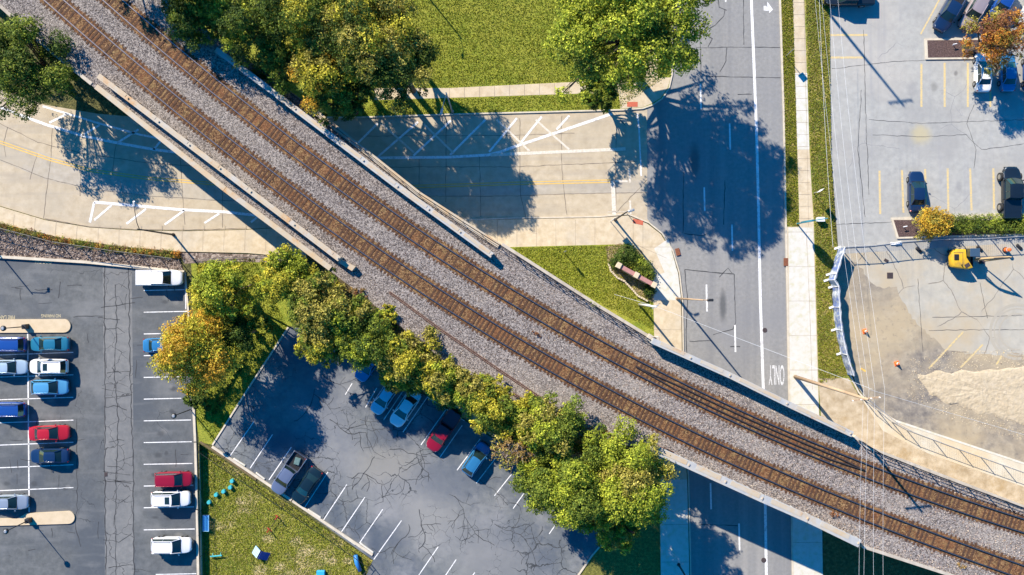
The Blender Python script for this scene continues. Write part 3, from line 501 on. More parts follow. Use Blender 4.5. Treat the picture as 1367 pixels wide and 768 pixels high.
def centre(l, u):
    fits = []
    for k in (l, u): a = np.array([P2(x, y, 8.0) for x, y in rails_px[k]]); fits.append(np.polyfit(a[:, 0], a[:, 1], 4))
    f = (fits[0]+fits[1])/2
    xs = np.linspace(-62, 64, 300); ys = np.polyval(f, xs)
    g = np.gradient(ys, xs)
    # straight continuation past the measured stretch
    xa = np.linspace(-110, -62.5, 90); ya = ys[0]+(xa-xs[0])*g[2]
    xb = np.linspace(64.5, 110, 90); yb = ys[-1]+(xb-xs[-1])*g[-3]
    X = np.concatenate([xa, xs, xb]); Y = np.concatenate([ya, ys, yb])
    d = np.concatenate([[0], np.cumsum(np.hypot(np.diff(X), np.diff(Y)))])
    s = np.arange(0, d[-1], .25); X = np.interp(s, d, X); Y = np.interp(s, d, Y)
    T = np.stack([np.gradient(X), np.gradient(Y)], 1); T /= np.linalg.norm(T, axis=1)[:, None]
    return np.stack([X, Y], 1), T
def rail_mesh(C, T, off, i0, i1, z0, name, mats, parent, hgt=.17, sc=1.0, step=4):
    prof = [(-.075, 0), (-.075, .02), (-.015, .04), (-.015, .12), (-.046, .135), (-.046, hgt), (.046, hgt), (.046, .135), (.015, .12), (.015, .04), (.075, .02), (.075, 0)]
    prof = [(a*sc, c*sc) for a, c in prof]; b = MB(); rings = []
    for i in list(range(i0, i1, step))+[i1]:
        o = off[i] if hasattr(off, '__len__') else off
        n = np.array([-T[i, 1], T[i, 0]]); p = C[i]+n*o
        rings.append([(p[0]+n[0]*a, p[1]+n[1]*a, z0+c) for a, c in prof])
    b.loft(rings, True, True, True); nf = 12
    o_ = b.build(name, mats, parent, world=True)
    if len(mats) > 1:
        idx = [0]*len(b.f)
        for k in range(len(rings)-1): idx[k*nf+5] = 1
        o_.data.polygons.foreach_set('material_index', idx)
    return o_
TR = {}
for key, lab, l, u in (('A', 'lower left railway track running under the wires across the whole picture', 'AL', 'AU'), ('B', 'upper right railway track with inner guard rails near the road bridge', 'BL', 'BU')):
    C, T = centre(l, u); TR[key] = (C, T)
    base = (C[len(C)//2][0], C[len(C)//2][1], ZB)
    t = thing('railway_track', lab, 'railway track', base, group='parallel railway tracks')
    rail_mesh(C, T, .7525, 0, len(C)-1, ZB+.045, 'rail', [RAIL, RAILTOP], t); rail_mesh(C, T, -.7525, 0, len(C)-1, ZB+.045, 'rail', [RAIL, RAILTOP], t)
    if key == 'B':
        us = [P2(848, 487, 8)[0], P2(1155, 626, 8)[0]]; ia = int(np.argmin(abs(C[:, 0]-us[0]))); ib = int(np.argmin(abs(C[:, 0]-us[1])))
        k = np.arange(len(C)); off = .28*np.clip((k-ia)/22, 0.06, 1)*np.clip((ib-k)/16, .06, 1)
        rail_mesh(C, T, off, ia, ib, ZB+.045, 'guard_rail', [RAIL], t, sc=1.0); rail_mesh(C, T, -off, ia, ib, ZB+.045, 'guard_rail', [RAIL], t, sc=1.0)
    # ties: the hundred that show nearest the middle are parts of their own, the others one mesh
    one = MB(); one.box((0, 0, 0), (.235, 2.62, .18)); proto = one.build('tie', TIE, t); first = True
    rest = MB(); ks = [int(x) for x in np.arange(0, len(C)-1, 2.12)]
    inview = [k for k in ks if abs(C[k, 0]) < 66 and abs(C[k, 1]) < 38]; mid = inview[len(inview)//2-50:len(inview)//2+50]; ms = set(mid)
    for k in ks:
        a = math.atan2(T[k, 1], T[k, 0])+random.uniform(-.03, .03); dx = random.uniform(-.09, .09); n = (-T[k, 1]*dx, T[k, 0]*dx); zt = ZB-.056+random.uniform(-.035, .015)
        if k in ms:
            o = proto if first else proto.copy()
            if not first: COL.objects.link(o); o.parent = t
            first = False; o.location = (C[k, 0]+n[0]-base[0], C[k, 1]+n[1]-base[1], zt-base[2]); o.rotation_euler = (0, 0, a)
        else: rest.box((C[k, 0]+n[0], C[k, 1]+n[1], zt), (.235, 2.62, .18), a)
    tag(rest.build('ties_farther_along', TIE, t, world=True), kind='stuff')
    # rust stained bed between the rails with ragged edges
    b = MB(); vs = []
    for i in range(0, len(C), 2):
        n = np.array([-T[i, 1], T[i, 0]]); 
        a_ = C[i]+n*(1.12+random.uniform(-.05, .05)); c2 = C[i]-n*(1.12+random.uniform(-.05, .05)); vs += [(a_[0], a_[1], ZB+.012), (c2[0], c2[1], ZB+.012)]
    b.add(vs, [(2*i, 2*i+1, 2*i+3, 2*i+2) for i in range(len(vs)//2-1)])
    tag(b.build('stained_ballast', RUSTB), kind='stuff', label='rust stained ballast between the rails of the %s track' % ('lower left' if key == 'A' else 'upper right'), cat='ballast')

Lpx = [(-260, -215), (0, 8), (60, 62), (128, 119), (300, 256), (441, 362), (475, 388), (540, 440), (640, 520), (705, 562), (800, 590), (868, 599), (1144, 725), (1275, 768), (1600, 890)]
Upx = [(1600, 765), (1367, 679), (1160, 600), (1138, 583), (1052, 541), (976, 502), (868, 451), (800, 411), (700, 347), (618, 294), (559, 256), (442, 163), (342, 88), (300, 58), (230, 5), (150, -85), (60, -190)]
Lw, Uw = PL(Lpx, ZB), PL(Upx, ZB)
b = MB(); b.sheet(Lw+Uw, ZB); tag(b.build('ballast', BALL), 'grey gravel ballast covering the railway embankment and bridges', 'ballast', kind='stuff')
# loose stones over the bed
def inpoly(x, y, poly):
    c = np.zeros(len(x), bool); n = len(poly)
    for i in range(n):
        x0, y0 = poly[i]; x1, y1 = poly[(i+1) % n]
        c ^= ((y0 > y) != (y1 > y)) & (x < (x1-x0)*(y-y0)/(y1-y0+1e-12)+x0)
    return c
def dist_track(x, y):
    out = []
    for k in 'AB':
        C, T = TR[k]; Ci = C[::6]; d = np.full(len(x), 1e9)
        for s in range(0, len(x), 20000):
            sl = slice(s, s+20000); d[sl] = np.sqrt(((x[sl, None]-Ci[None, :, 0])**2+(y[sl, None]-Ci[None, :, 1])**2).min(1))
        out.append(d)
    return np.minimum(*out)
def stones(name, poly, n, z, smin, smax, cols, label, rust=True, zfun=None):
    a = np.array(poly); lo = np.maximum(a.min(0), [-70, -42]); hi = np.minimum(a.max(0), [70, 42])
    x = RNG.uniform(lo[0], hi[0], n); y = RNG.uniform(lo[1], hi[1], n); k = inpoly(x, y, poly); x, y = x[k], y[k]; n = len(x)
    ci = RNG.integers(0, len(cols), n); C = np.array(cols)[ci]*RNG.uniform(.75, 1.2, (n, 1))
    if rust:
        d = dist_track(x, y); near = d < 1.38+RNG.normal(0, .22, n)+.12*np.sin(x*.7+y)
        rc = np.array([(.10, .036, .014), (.17, .072, .028), (.26, .13, .05), (.05, .022, .012), (.36, .25, .13)])[RNG.integers(0, 5, n)]
        gold = np.clip((20-x)/60, 0, 1)*(.5+.5*np.sin(x*.9+1.3*np.sin(y*.8)))*(y > -0.72*x-2.); rc = rc*(1+np.stack([.25*gold, .75*gold, .5*gold], 1))
        C[near] = rc[near]*RNG.uniform(.8, 1.15, (n, 1))[near]
        tan = (x > 8+RNG.normal(0, 16, n)+10*np.sin(x*.3+y*.5)) & ~near; C[tan] = C[tan]*np.array([2.25, 2.1, 1.85])
        edge = (d > 2.4+RNG.normal(0, .4, n)) & ~tan & (x > -34+RNG.normal(0, 6, n)) ; C[edge] = C[edge]*np.array([1.5, 1.4, 1.28])
    s = RNG.uniform(smin, smax, n)**1; th = RNG.uniform(0, 2*math.pi, n)
    V = np.zeros((n, 3, 3, 3)); ap = np.stack([x, y, z+s*.75+RNG.uniform(-.02, .03, n)], 1)
    cr = []
    for j in range(3):
        t = th+j*2*math.pi/3+RNG.uniform(-.4, .4, n); cr.append(np.stack([x+np.cos(t)*s, y+np.sin(t)*s, np.full(n, z-.01)], 1))
    for j in range(3): V[:, j, 0] = ap; V[:, j, 1] = cr[j]; V[:, j, 2] = cr[(j+1) % 3]
    return tag(np_mesh(name, V.reshape(-1, 3), 3, np.repeat(C, 3, axis=0), STONE), label, 'stones', kind='stuff')
stones('ballast_stones', Lw+Uw, 430000, ZB, .028, .07, [(.10, .085, .08), (.18, .16, .15), (.27, .24, .22), (.17, .12, .12), (.42, .37, .31), (.05, .042, .038), (.27, .20, .14), (.20, .175, .165)], 'loose grey and tan ballast stones along the tracks')
stones('bed_stones', PL([(-150, 259), (0, 306), (80, 327), (160, 339), (240, 347), (244, 361), (115, 347), (0, 340), (-150, 328)]), 16000, .09, .06, .17, [(.20, .15, .12), (.32, .26, .22), (.44, .36, .29), (.12, .09, .08)], 'loose pale stones in the bed beside the west lot', rust=False)

stones('spilled_dirt', PL([(1215, 480), (1260, 470), (1420, 465), (1420, 600), (1330, 580), (1260, 558), (1210, 530)]), 5000, .02, .03, .10, [(.50, .42, .29), (.36, .30, .22), (.58, .50, .36)], 'loose clods scattered around the sand heap', rust=False)
# embankment bodies
def body(name, pts, ztop=ZB-.03, m=WALL):
    b = MB(); b.prism(PL(pts, ZB), -.5, ztop); return tag(b.build(name, m), kind='structure')
body('embankment', [(-260, -215), (0, 8), (60, 62), (128, 119), (405, 134.5), (342, 88), (300, 58), (230, 5), (150, -85), (60, -190)])
body('embankment', [(441, 362), (475, 388), (540, 440), (640, 520), (705, 562), (800, 590), (868, 599), (868, 451), (800, 411), (700, 347), (668, 327)])
body('embankment', [(1144, 725), (1275, 768), (1600, 890), (1600, 765), (1367, 679), (1160, 600), (1138, 583)])
# planted slope from the middle embankment down to the middle lot
top = [(441, 362), (475, 388), (540, 440), (640, 520), (705, 562), (800, 590), (868, 599)]; foot = [(392, 398), (425, 436), (500, 482), (590, 540), (672, 592), (800, 674), (876, 690)]
b = MB(); nr = 8
tw = [Vector(P(u, v, ZB)) for u, v in top]; fw = [Vector(P(u, v, 0)) for u, v in foot]; rows = []
for j in range(nr+1):
    t = j/nr; row = []
    for i in range(len(tw)-1):
        for q in range(6):
            s = q/6; A_ = tw[i].lerp(tw[i+1], s); B_ = fw[i].lerp(fw[i+1], s); p = A_.lerp(B_, t)
            if 0 < j < nr: p += Vector((random.uniform(-.2, .2), random.uniform(-.2, .2), random.uniform(-.25, .25)))
            row.append(tuple(p))
    row.append(tuple(tw[-1].lerp(fw[-1], t))); rows.append(row)
b.loft(rows, close=False); tag(b.build('embankment_slope', mat('scrubby slope soil', [(.07, .06, .02), (.18, .14, .07), (.33, .26, .15)], scale=1.2, rough=.95, bump=.1, bscale=5, detail=10), smooth=True), kind='structure')

# coping of the retaining walls
def coping(pts, wd, z, name, label):
    b = MB(); pp = PL(pts, z)
    for i in range(len(pp)-1):
        a, c = Vector(pp[i]+(z-.35,)), Vector(pp[i+1]+(z-.35,)); d = c-a
        n_ = max(1, int(d.length/3.0))
        for k in range(n_):
            p = a.lerp(c, (k+.5)/n_); b.box(tuple(p), (d.length/n_-.02, wd, .7), math.atan2(d.y, d.x))
    return tag(b.build(name, WALL, center=True), label, 'wall')
coping([(670, 326), (700, 345), (800, 409), (866, 449)], .35, ZB+.15, 'retaining_wall', 'pale concrete coping between the ballast and the grass triangle')
coping([(1141, 583), (1160, 598), (1367, 677), (1600, 763)], .35, ZB+.12, 'retaining_wall', 'concrete coping behind the black fence on the southeast embankment')
coping([(1152, 730), (1275, 770), (1600, 892)], .35, ZB+.15, 'retaining_wall', 'rusty tan coping on the south edge beyond the road bridge')
coping([(-260, -217), (0, 8), (60, 62), (122, 112)], .4, ZB+.1, 'retaining_wall', 'tan coping at the upper left edge of the ballast above the dark tree')

# plate girder bridges
def girder(px, zc, wd, hgt, mt, parent, bits=True):
    """through girder whose top flange centre line is given at height zc"""
    pp = [Vector(P(u, v, zc)) for u, v in px]; g = MB()
    for a, c in zip(pp[:-1], pp[1:]):
        d = c-a; an = math.atan2(d.y, d.x); m_ = (a+c)/2; L_ = d.length
        g.box((m_.x, m_.y, zc-.03), (L_+.02, wd, .06), an); g.box((m_.x, m_.y, zc-hgt/2), (L_, .05, hgt-.12), an); g.box((m_.x, m_.y, zc-hgt+.03), (L_+.02, wd, .06), an)
        n = max(1, int(L_/1.6)); nx, ny = -math.sin(an), math.cos(an)
        for k in range(n+1):
            p = a.lerp(c, k/n)
            for s in (-1, 1): g.box((p.x+nx*s*wd*.24, p.y+ny*s*wd*.24, zc-hgt/2), (.03, wd*.40, hgt-.14), an)
    o = g.build('girder', mt, parent, world=True)
    if bits:   # cover plates and splice marks along the flange
        q = MB()
        for a, c in zip(pp[:-1], pp[1:]):
            d = c-a; an = math.atan2(d.y, d.x); L_ = d.length; n = max(1, int(L_/4.2)); nx, ny = -math.sin(an), math.cos(an)
            for k in range(n):
                p = a.lerp(c, (k+.5)/n); q.box((p.x+nx*wd*.12, p.y+ny*wd*.12, zc+.015), (L_/n*random.uniform(.55, .9), wd*.55, .03), an)
                p = a.lerp(c, (k+.97)/n); q.box((p.x, p.y, zc+.06), (.14, wd*.3, .12), an)
        q.build('cover_plate', GIRD, o, world=False) if False else None
        q.v = [(x-parent.location[0], y-parent.location[1], z-parent.location[2]) for x, y, z in q.v]; q.build('cover_plate', GIRD, o)
    return o
def deck(pts, parent, z0=6.5, z1=ZB-.03):
    d = MB(); d.prism(PL(pts, ZB), z0, z1, bottom=True); return d.build('deck', WALL, parent, world=True)
def railing(pts, z, parent, hgt=1.1, name='railing', sp=2.4, m=BLACKM):
    r = MB(); pp = [Vector(P(u, v, z)) for u, v in pts]
    for a, c in zip(pp[:-1], pp[1:]):
        n = max(1, round((c-a).length/sp))
        for k in range(n+1): p = a.lerp(c, k/n); r.tube([tuple(p), (p.x, p.y, z+hgt)], .035, 5)
        for q in (.15, .55, 1.0): r.tube([(a.x, a.y, z+hgt*q), (c.x, c.y, z+hgt*q)], .03, 5)
    return r.build(name, m, parent, world=True)
GZ = ZB+1.55
b1 = thing('railway_bridge', 'steel railway bridge over the curved concrete road with tan walkways', 'bridge', P(380, 210, ZB))
deck([(128, 119), (300, 256), (441, 362), (668, 327), (618, 294), (559, 256), (442, 163), (405, 134.5)], b1)
girder([(131, 101), (336, 257), (453, 346)], GZ, .62, 1.9, GIRD, b1); girder([(288, 66), (350, 112), (532, 250), (657, 341)], GZ-.3, .66, 1.6, GIRDP, b1)
wk = MB()
for pts, wd in (([(128, 115.5), (300, 252.5), (441, 358.5)], .62), ([(405, 137), (442, 166), (559, 259), (618, 297), (666, 328)], .6)):
    pp = [Vector(P(u, v, ZB+.2)) for u, v in pts]
    for a, c in zip(pp[:-1], pp[1:]): d = c-a; m_ = (a+c)/2; wk.box((m_.x, m_.y, ZB-.05), (d.length+.03, wd, .5), math.atan2(d.y, d.x))
wk.build('walkway', GIRD, b1, world=True)
railing([(345, 92), (442, 166), (559, 259), (618, 297), (690, 342)], ZB+.05, b1)
wp = MB(); q = [P(453, 346, GZ), P(474, 356, GZ-.6), P(470, 362, GZ-.9), P(449, 350, GZ)]; wp.prism([p[:2] for p in q], ZB-.5, ZB+.75); wp.build('wing_wall', GIRD, b1, world=True)
b2 = thing('railway_bridge', 'steel girder railway bridge over the wide grey main road', 'bridge', P(1005, 595, ZB))
deck([(868, 599), (1144, 725), (1138, 583), (1052, 541), (976, 502), (868, 451)], b2)
girder([(871, 455), (976, 502), (1053, 540), (1138, 580)], GZ+.1, .68, 2.1, GIRDP, b2); girder([(872, 599), (1019, 666), (1080, 693), (1148, 726)], GZ, .95, 1.9, GIRDP, b2)
wp = MB(); wp.prism([P2(*q_, ZB+.6) for q_ in ((862, 452), (868, 446), (882, 455), (876, 463))], ZB-.5, ZB+.6); wp.prism([P2(*q_, ZB+.6) for q_ in ((866, 597), (874, 596), (900, 608), (896, 612))], ZB-.5, ZB+.62); wp.build('wing_wall', WALL, b2, world=True)
# spare rails on the shoulder
def loose_rail(pts, lab):
    b = MB(); pp = [P(u, v, ZB+.1) for u, v in pts]
    for o_ in (0, .16): b.tube([(x+o_*.6, y+o_, z+.02) for x, y, z in pp], .06, 5)
    return tag(b.build('spare_rail', OLDRAIL, center=True), lab, 'rail')
loose_rail([(519, 391), (586, 440), (660, 491), (733, 540)], 'long rusty spare rail lying on the ballast above the trees')
loose_rail([(684, 526), (708, 541)], 'short rusty spare rail next to the tree crown right of the long one')
loose_rail([(866, 594), (882, 599), (898, 605)], 'short rusty rail end at the west corner of the road bridge')

# ------------------------------------------------------------------ fences
def fence(name, label, pts, z, hgt, m, sp=3.0, mesh_=True, cat='fence', dia=.025, rails=(0.03, .98), wire=.006, pitch=.3):
    pp = [Vector(P(u, v, z)) for u, v in pts]; t = thing(name, label, cat, tuple(pp[0]))
    L_ = t.location
    rl = MB(); wr = MB(); npost = 0
    for i, (a, c) in enumerate(zip(pp[:-1], pp[1:])):
        d = c-a; ln = d.length; n = max(1, round(ln/sp)); u_ = d.normalized()
        for k in range(n+(1 if i == len(pp)-2 else 0)):
            p = a.lerp(c, k/n); ps = MB(); ps.tube([(0, 0, 0), (0, 0, hgt)], dia*1.4, 6); ps.ball((0, 0, hgt), dia*1.9, 6)
            if npost < 90: o = ps.build('post', m, t); o.location = p-Vector(L_); npost += 1
        for q in rails: rl.tube([(a.x, a.y, z+hgt*q), (c.x, c.y, z+hgt*q)], dia, 5)
        if mesh_:
            m_ = int(ln/pitch)
            for k in range(-int(hgt/pitch), m_+1):
                for sgn in (1, -1):
                    s0, s1 = (k*pitch, k*pitch+hgt) if sgn > 0 else (k*pitch+hgt, k*pitch)
                    z0, z1 = 0, hgt; e0, e1 = s0, s1
                    def clip(e0, z0, e1, z1):
                        for lim, op in ((0, 1), (ln, -1)):
                            if (e0-lim)*op < 0 and (e1-lim)*op < 0: return None
                            if (e0-lim)*op < 0: r_ = (lim-e0)/(e1-e0); e0, z0 = lim, z0+(z1-z0)*r_
                            elif (e1-lim)*op < 0: r_ = (lim-e0)/(e1-e0); e1, z1 = lim, z0+(z1-z0)*r_
                        return e0, z0, e1, z1
                    r_ = clip(e0, z0, e1, z1)
                    if r_:
                        p, q = a+u_*r_[0], a+u_*r_[2]; nn = Vector((0, 0, wire))
                        wr.add([(p.x, p.y, z+r_[1]), (q.x, q.y, z+r_[3]), (q.x, q.y, z+r_[3]+wire*2), (p.x, p.y, z+r_[1]+wire*2)], [(0, 1, 2, 3)])
    rl.build('top_rail', m, t, world=True)
    if mesh_: wr.build('wire_mesh', m, t, world=True)
    return t
fence('chain_link_fence', 'black chain link fence along the stone bed above the west lot', [(-100, 272), (0, 303), (80, 324), (160, 336), (238, 346)], .1, 1.9, BLACKM, 2.6, dia=.045)
fence('chain_link_fence', 'black chain link fence running east under the bridge end to the tree', [(262, 348), (300, 345), (395, 342)], .1, 1.9, BLACKM, 2.6)
fence('railing_fence', 'black railing fence between the ballast and the grass triangle', [(690, 343), (760, 388), (866, 453)], ZB, 1.2, BLACKM, 1.9, False, rails=(.25, .6, .98), dia=.04)
fence('railing_fence', 'black railing fence on the southeast embankment above the bare ground', [(1146, 588), (1172, 604), (1240, 631), (1367, 678), (1600, 764)], ZB, 1.25, BLACKM, 2.4, False, rails=(.25, .6, .98), dia=.045)
fence('chain_link_fence', 'thin grey chain link fence beside the white kerb of the work lot', [(1152, 532), (1190, 563), (1210, 574), (1280, 600), (1367, 631), (1600, 712)], .12, 1.9, GALV, 3.0, dia=.04)
fence('construction_fence', 'temporary wire fence across the lot above the excavator', [(1122, 331), (1160, 329), (1200, 324), (1240, 321), (1300, 320), (1367, 316), (1600, 310)], .02, 1.9, GALV, 1.9, dia=.045, pitch=.25)
fence('chain_link_fence', 'tall black fence dividing the dog park from the west lot', [(270, 594), (271, 680), (274, 768), (277, 880)], -.9, 1.7, BLACKM, 2.6)
fence('chain_link_fence', 'black fence along the dog park below the diagonal parking stalls', [(270, 600), (340, 647), (420, 701), (494, 752)], -.9, 1.5, BLACKM, 2.6)
# fabric covered fence with bends
pp = [(1119, 331), (1108, 366), (1105, 374), (1111, 383), (1112, 410), (1115, 440), (1122, 472), (1131, 500)]
t = thing('fabric_fence', 'lavender fabric covered fence bordering the work lot', 'fence', P(1112, 410, .1))
for i, (a, c) in enumerate(zip(pp[:-1], pp[1:])):
    A_, C_ = Vector(P(*a, .1)), Vector(P(*c, .1)); d = C_-A_; n = max(2, int(d.length/.5)); nx, ny = -d.y/d.length, d.x/d.length
    f = MB(); rings = []
    for k in range(n+1):
        p = A_.lerp(C_, k/n); w_ = .05*math.sin(k*1.9)
        rings.append([(p.x+nx*(w_+.14*q*q), p.y+ny*(w_+.14*q*q), .12+1.95*q) for q in (0, .33, .66, 1)]+[(p.x+nx*(w_+.14*q*q+.02), p.y+ny*(w_+.14*q*q+.02), .12+1.95*q) for q in (1, .66, .33, 0)])
    f.loft(rings, True, True, True); f.build('fabric_panel', SCREENW if i in (2,) else SCREEN, t, world=True)
    g = MB(); g.tube([(A_.x, A_.y, .1), (A_.x, A_.y, 2.15)], .04, 6); g.box((A_.x-.1, A_.y, .15), (.9, .25, .12), .3); g.build('post', WHITEM, t, world=True)
    g = MB(); g.tube([(A_.x, A_.y, 2.1), (C_.x, C_.y, 2.1)], .035, 5); g.build('top_rail', WHITEM, t, world=True)

# dog park retaining walls
def wall_line(name, label, pts, z0, z1, wd, m):
    b = MB(); pp = [Vector(P(u, v, 0)) for u, v in pts]
    for a, c in zip(pp[:-1], pp[1:]): d = c-a; m_ = (a+c)/2; b.box((m_.x, m_.y, (z0+z1)/2), (d.length+wd*.4, wd, z1-z0), math.atan2(d.y, d.x))
    return tag(b.build(name, m, center=True), label, 'wall')
wall_line('retaining_wall', 'tan kerb wall along the dog park side of the diagonal lot', [(284, 596.5), (390, 668), (497, 740)], -1, .16, .32, KERB)
wall_line('retaining_wall', 'pale kerb wall between the west lot and the dog park', [(259, 545), (261, 590), (263.5, 680), (265, 768), (267, 890)], -1, .16, .3, KERB)
wall_line('timber_edge', 'dark brown timber edge crossing the grass to the dog park wall', [(268, 590), (300, 611), (342, 640)], -.8, .12, .2, mat('dark timber', [(.10, .07, .03), (.17, .12, .06)], scale=3, rough=.9))
# wheel stops
for i, ((a, c), lab) in enumerate(zip((((312, 612), (328, 622)), ((342, 631), (354, 640)), ((411, 680), (429, 691.5)), ((436, 699), (454, 710.5)), ((458, 715), (475, 727)), ((481, 725), (499, 738))),
        ('first wheel stop at the west corner of the diagonal lot', 'wheel stop left of the grey pickup', 'wheel stop just right of the dark teal sedan', 'wheel stop second right of the dark teal sedan', 'wheel stop third right of the dark teal sedan', 'last wheel stop by the dog park corner'))):
    A_, C_ = Vector(P(*a)), Vector(P(*c)); d = C_-A_; b = MB(); b.box((0, 0, .07), (d.length, .22, .14), 0, taper=.94, bevel=.03); o = b.build('wheel_stop', NEWC); o.location = (A_+C_)/2+Vector((0, 0, .009)); o.rotation_euler = (0, 0, math.atan2(d.y, d.x)); tag(o, lab, 'wheel stop', 'concrete wheel stops of the diagonal lot')

# sand pile
pl = [(1226, 498), (1260, 496), (1310, 494), (1367, 489), (1420, 488), (1440, 520), (1420, 575), (1380, 570), (1330, 556), (1290, 548), (1262, 536), (1236, 526), (1228, 512)]
poly = PL(pl); cx = sum(p[0] for p in poly)/len(poly); cy = sum(p[1] for p in poly)/len(poly)
b = MB(); rings = []
from mathutils import noise
for q in (1.0, .96, .9, .8, .65, .5, .3, .1):
    ring = []
    for i in range(len(poly)):
        for s in range(6):
            x = poly[i][0]+(poly[(i+1) % len(poly)][0]-poly[i][0])*s/6; y = poly[i][1]+(poly[(i+1) % len(poly)][1]-poly[i][1])*s/6
            x += noise.noise((x*.5, y*.5, 0))*.7*q; y += noise.noise((x*.5, y*.5, 5))*.7*q
            X = cx+(x-cx)*q; Y = cy+(y-cy)*q; h = .14*(1-q**5)**.6+.10*noise.noise((X*.5, Y*.5, 2))*(1-q**8)+.10*noise.noise((X*2.5, Y*2.5, 2))*(1-q**8)
            ring.append((X, Y, .015+max(0, h)))
    rings.append(ring)
b.loft(rings, True, False, True); tag(b.build('sand_pile', PILE, smooth=True, center=True), 'broad pale heap of dumped sand at the right edge of the work lot', 'sand pile')

# ------------------------------------------------------------------ cars
def paint(name, c, metallic=.25): return mat('car paint '+name, [c], rough=.32, metallic=metallic, coat=.8)
CP = {'teal': paint('teal', (.02, .17, .27)), 'white': paint('white', (.72, .73, .74), 0), 'lblue': paint('light blue', (.09, .33, .56)), 'red': paint('red', (.42, .010, .02), .1), 'navy': paint('navy', (.008, .03, .09)),
      'blue': paint('blue', (.012, .07, .30)), 'silver': paint('silver', (.40, .46, .52), .5), 'dred': paint('dark red', (.26, .004, .02), .1), 'grey': paint('blue grey', (.16, .20, .30), .4), 'black': paint('black', (.008, .014, .022), .1),
      'dteal': paint('dark teal', (.006, .02, .03), .2), 'sky': paint('sky blue', (.03, .19, .40)), 'pale': paint('pale blue', (.42, .55, .64), .3), 'pink': paint('champagne', (.40, .33, .33), .4)}
SPEC = {  # L, W, H, belt, hood height, wind base, roof front, roof rear, rear base, deck height
 'sedan': (4.85, 1.84, 1.45, .95, .90, 1.12, .28, -.95, -1.65, .98),
 'hatch': (4.25, 1.78, 1.48, .95, .88, 1.00, .22, -1.35, -1.95, .95),
 'suv': (4.75, 1.90, 1.70, 1.08, 1.02, 1.18, .38, -1.85, -2.22, 1.08),
 'pickup': (5.75, 1.98, 1.86, 1.18, 1.12, 1.50, .78, -.60, -.78, 1.15),
}
def sm(x, a, b_): t = min(1, max(0, (x-a)/(b_-a))); return t*t*(3-2*t)
def car(kind, col, label, u, v, heading, group, name='parked_car', cat='car', scale=1.0, sunroof=False, rack=False, bed=None, big_tyre=False, zc=.8, lights=True, z0=.012):
    L, W, Hh, belt, hood, xw, xrf, xrr, xrb, deckz = SPEC[kind]
    x_, y_, _ = P(u, v, zc); t = thing(name, label, cat, (x_, y_, z0), R(heading), group); t.scale = (scale,)*3
    M = CP[col]; hl = L/2; hw = W/2; wr = .40 if (kind == 'pickup') else (.36 if kind == 'suv' else .33)
    if big_tyre: wr = .48
    ax = L*.285 if kind != 'pickup' else L*.30; axs = (ax+.08, -ax+(.0 if kind != 'pickup' else .12)); lift = .10 if kind in ('suv', 'pickup') else 0
    if big_tyre: lift = .28
    body = MB(); rings = []; xs = np.concatenate([[-1, -.985, -.95, -.90, -.84], np.linspace(-.76, .76, 35), [.83, .89, .94, .98, 1.0]])*hl
    isbed = kind == 'pickup'
    for x in xs:
        tt = abs(x)/hl; e = max(0, (tt-.70)/.30); wv = hw*(1-.05*sm(tt, .5, 1)-(.36 if x > 0 else .25)*e**2.9)
        if x > xw-.05: q = sm(x, xw-.1, hl); top = belt*(1-q)+(hood-.17 if x > 0 else 0)*q + (hood-belt)*sm(x, xw-.1, xw+.35)*(1-q); top = min(top, belt); 
        elif x < xrb+.05: q = sm(-x, -xrb, hl); top = deckz-(.06 if not isbed else 0)*q
        else: top = belt
        if tt > .95: top -= .10*((tt-.95)/.05)
        if isbed and x < xrb-.04: top = .78
        bot = .20+lift+.05*e
        for a in axs:
            dx = x-a
            if abs(dx) < wr+.06: bot = max(bot, wr+math.sqrt(max(0, (wr+.06)**2-dx*dx))*.92)
        if tt > .97: bot += .08
        bot = min(bot, top-.14)
        zs = top-.10 if not (isbed and x < xrb-.04) else top-.04
        bul = .0 if tt > .93 else .012*math.sin(6*x)
        half = [(wv*.90, bot), (wv*.985, bot+.05), (wv*1.0, bot+(zs-bot)*.45), (wv*.995, bot+(zs-bot)*.7), (wv*.965, zs), (wv*.90, top-.02), (wv*.78, top+.005), (wv*.40, top+.03), (0, top+.04)]
        rings.append([(x, yy, zz) for yy, zz in half]+[(x, -yy, zz) for yy, zz in half[-2::-1]]+[(x, -wv*.5, bot+.05), (x, wv*.5, bot+.05)])
    body.loft(rings, True, True, True); bo = body.build('body', M, t, smooth=True, angle=R(38))
    # bumpers / sills in black
    for nm_, q_, d_ in (('front_bumper', (hl-.05, 0, .36+lift), (.14, W*.74, .16)), ('rear_bumper', (-hl+.05, 0, .38+lift), (.14, W*.78, .16)), ('grille', (hl-.02, 0, .56+lift), (.06, W*.42, .12))): tr = MB(); tr.box(q_, d_, bevel=.03); tr.build(nm_, TRIM, t)
    yb, yr = hw*.86, hw*(.66 if kind in ('sedan', 'hatch') else .73); zb_, zr = belt-.03, Hh-.03
    # glass hull pieces
    def pane(nm, A_, B_, C_, D_, bulge=(0, 0, 0), n=6):
        g = MB(); rows = []
        for j in range(4):
            s = j/3; row = []
            for k in range(n+1):
                q = k/n; a = Vector(A_).lerp(Vector(B_), q); d = Vector(D_).lerp(Vector(C_), q); p = a.lerp(d, s)+Vector(bulge)*(4*q*(1-q)); row.append(tuple(p))
            rows.append(row)
        g.loft(rows, close=False); return g.build(nm, GLASS, t, smooth=True)
    pane('windshield', (xw, -yb, zb_), (xw, yb, zb_), (xrf, yr, zr), (xrf, -yr, zr), (.11, 0, .03))
    pane('rear_window', (xrb, yb, zb_), (xrb, -yb, zb_), (xrr, -yr, zr), (xrr, yr, zr), (-.07, 0, .03))
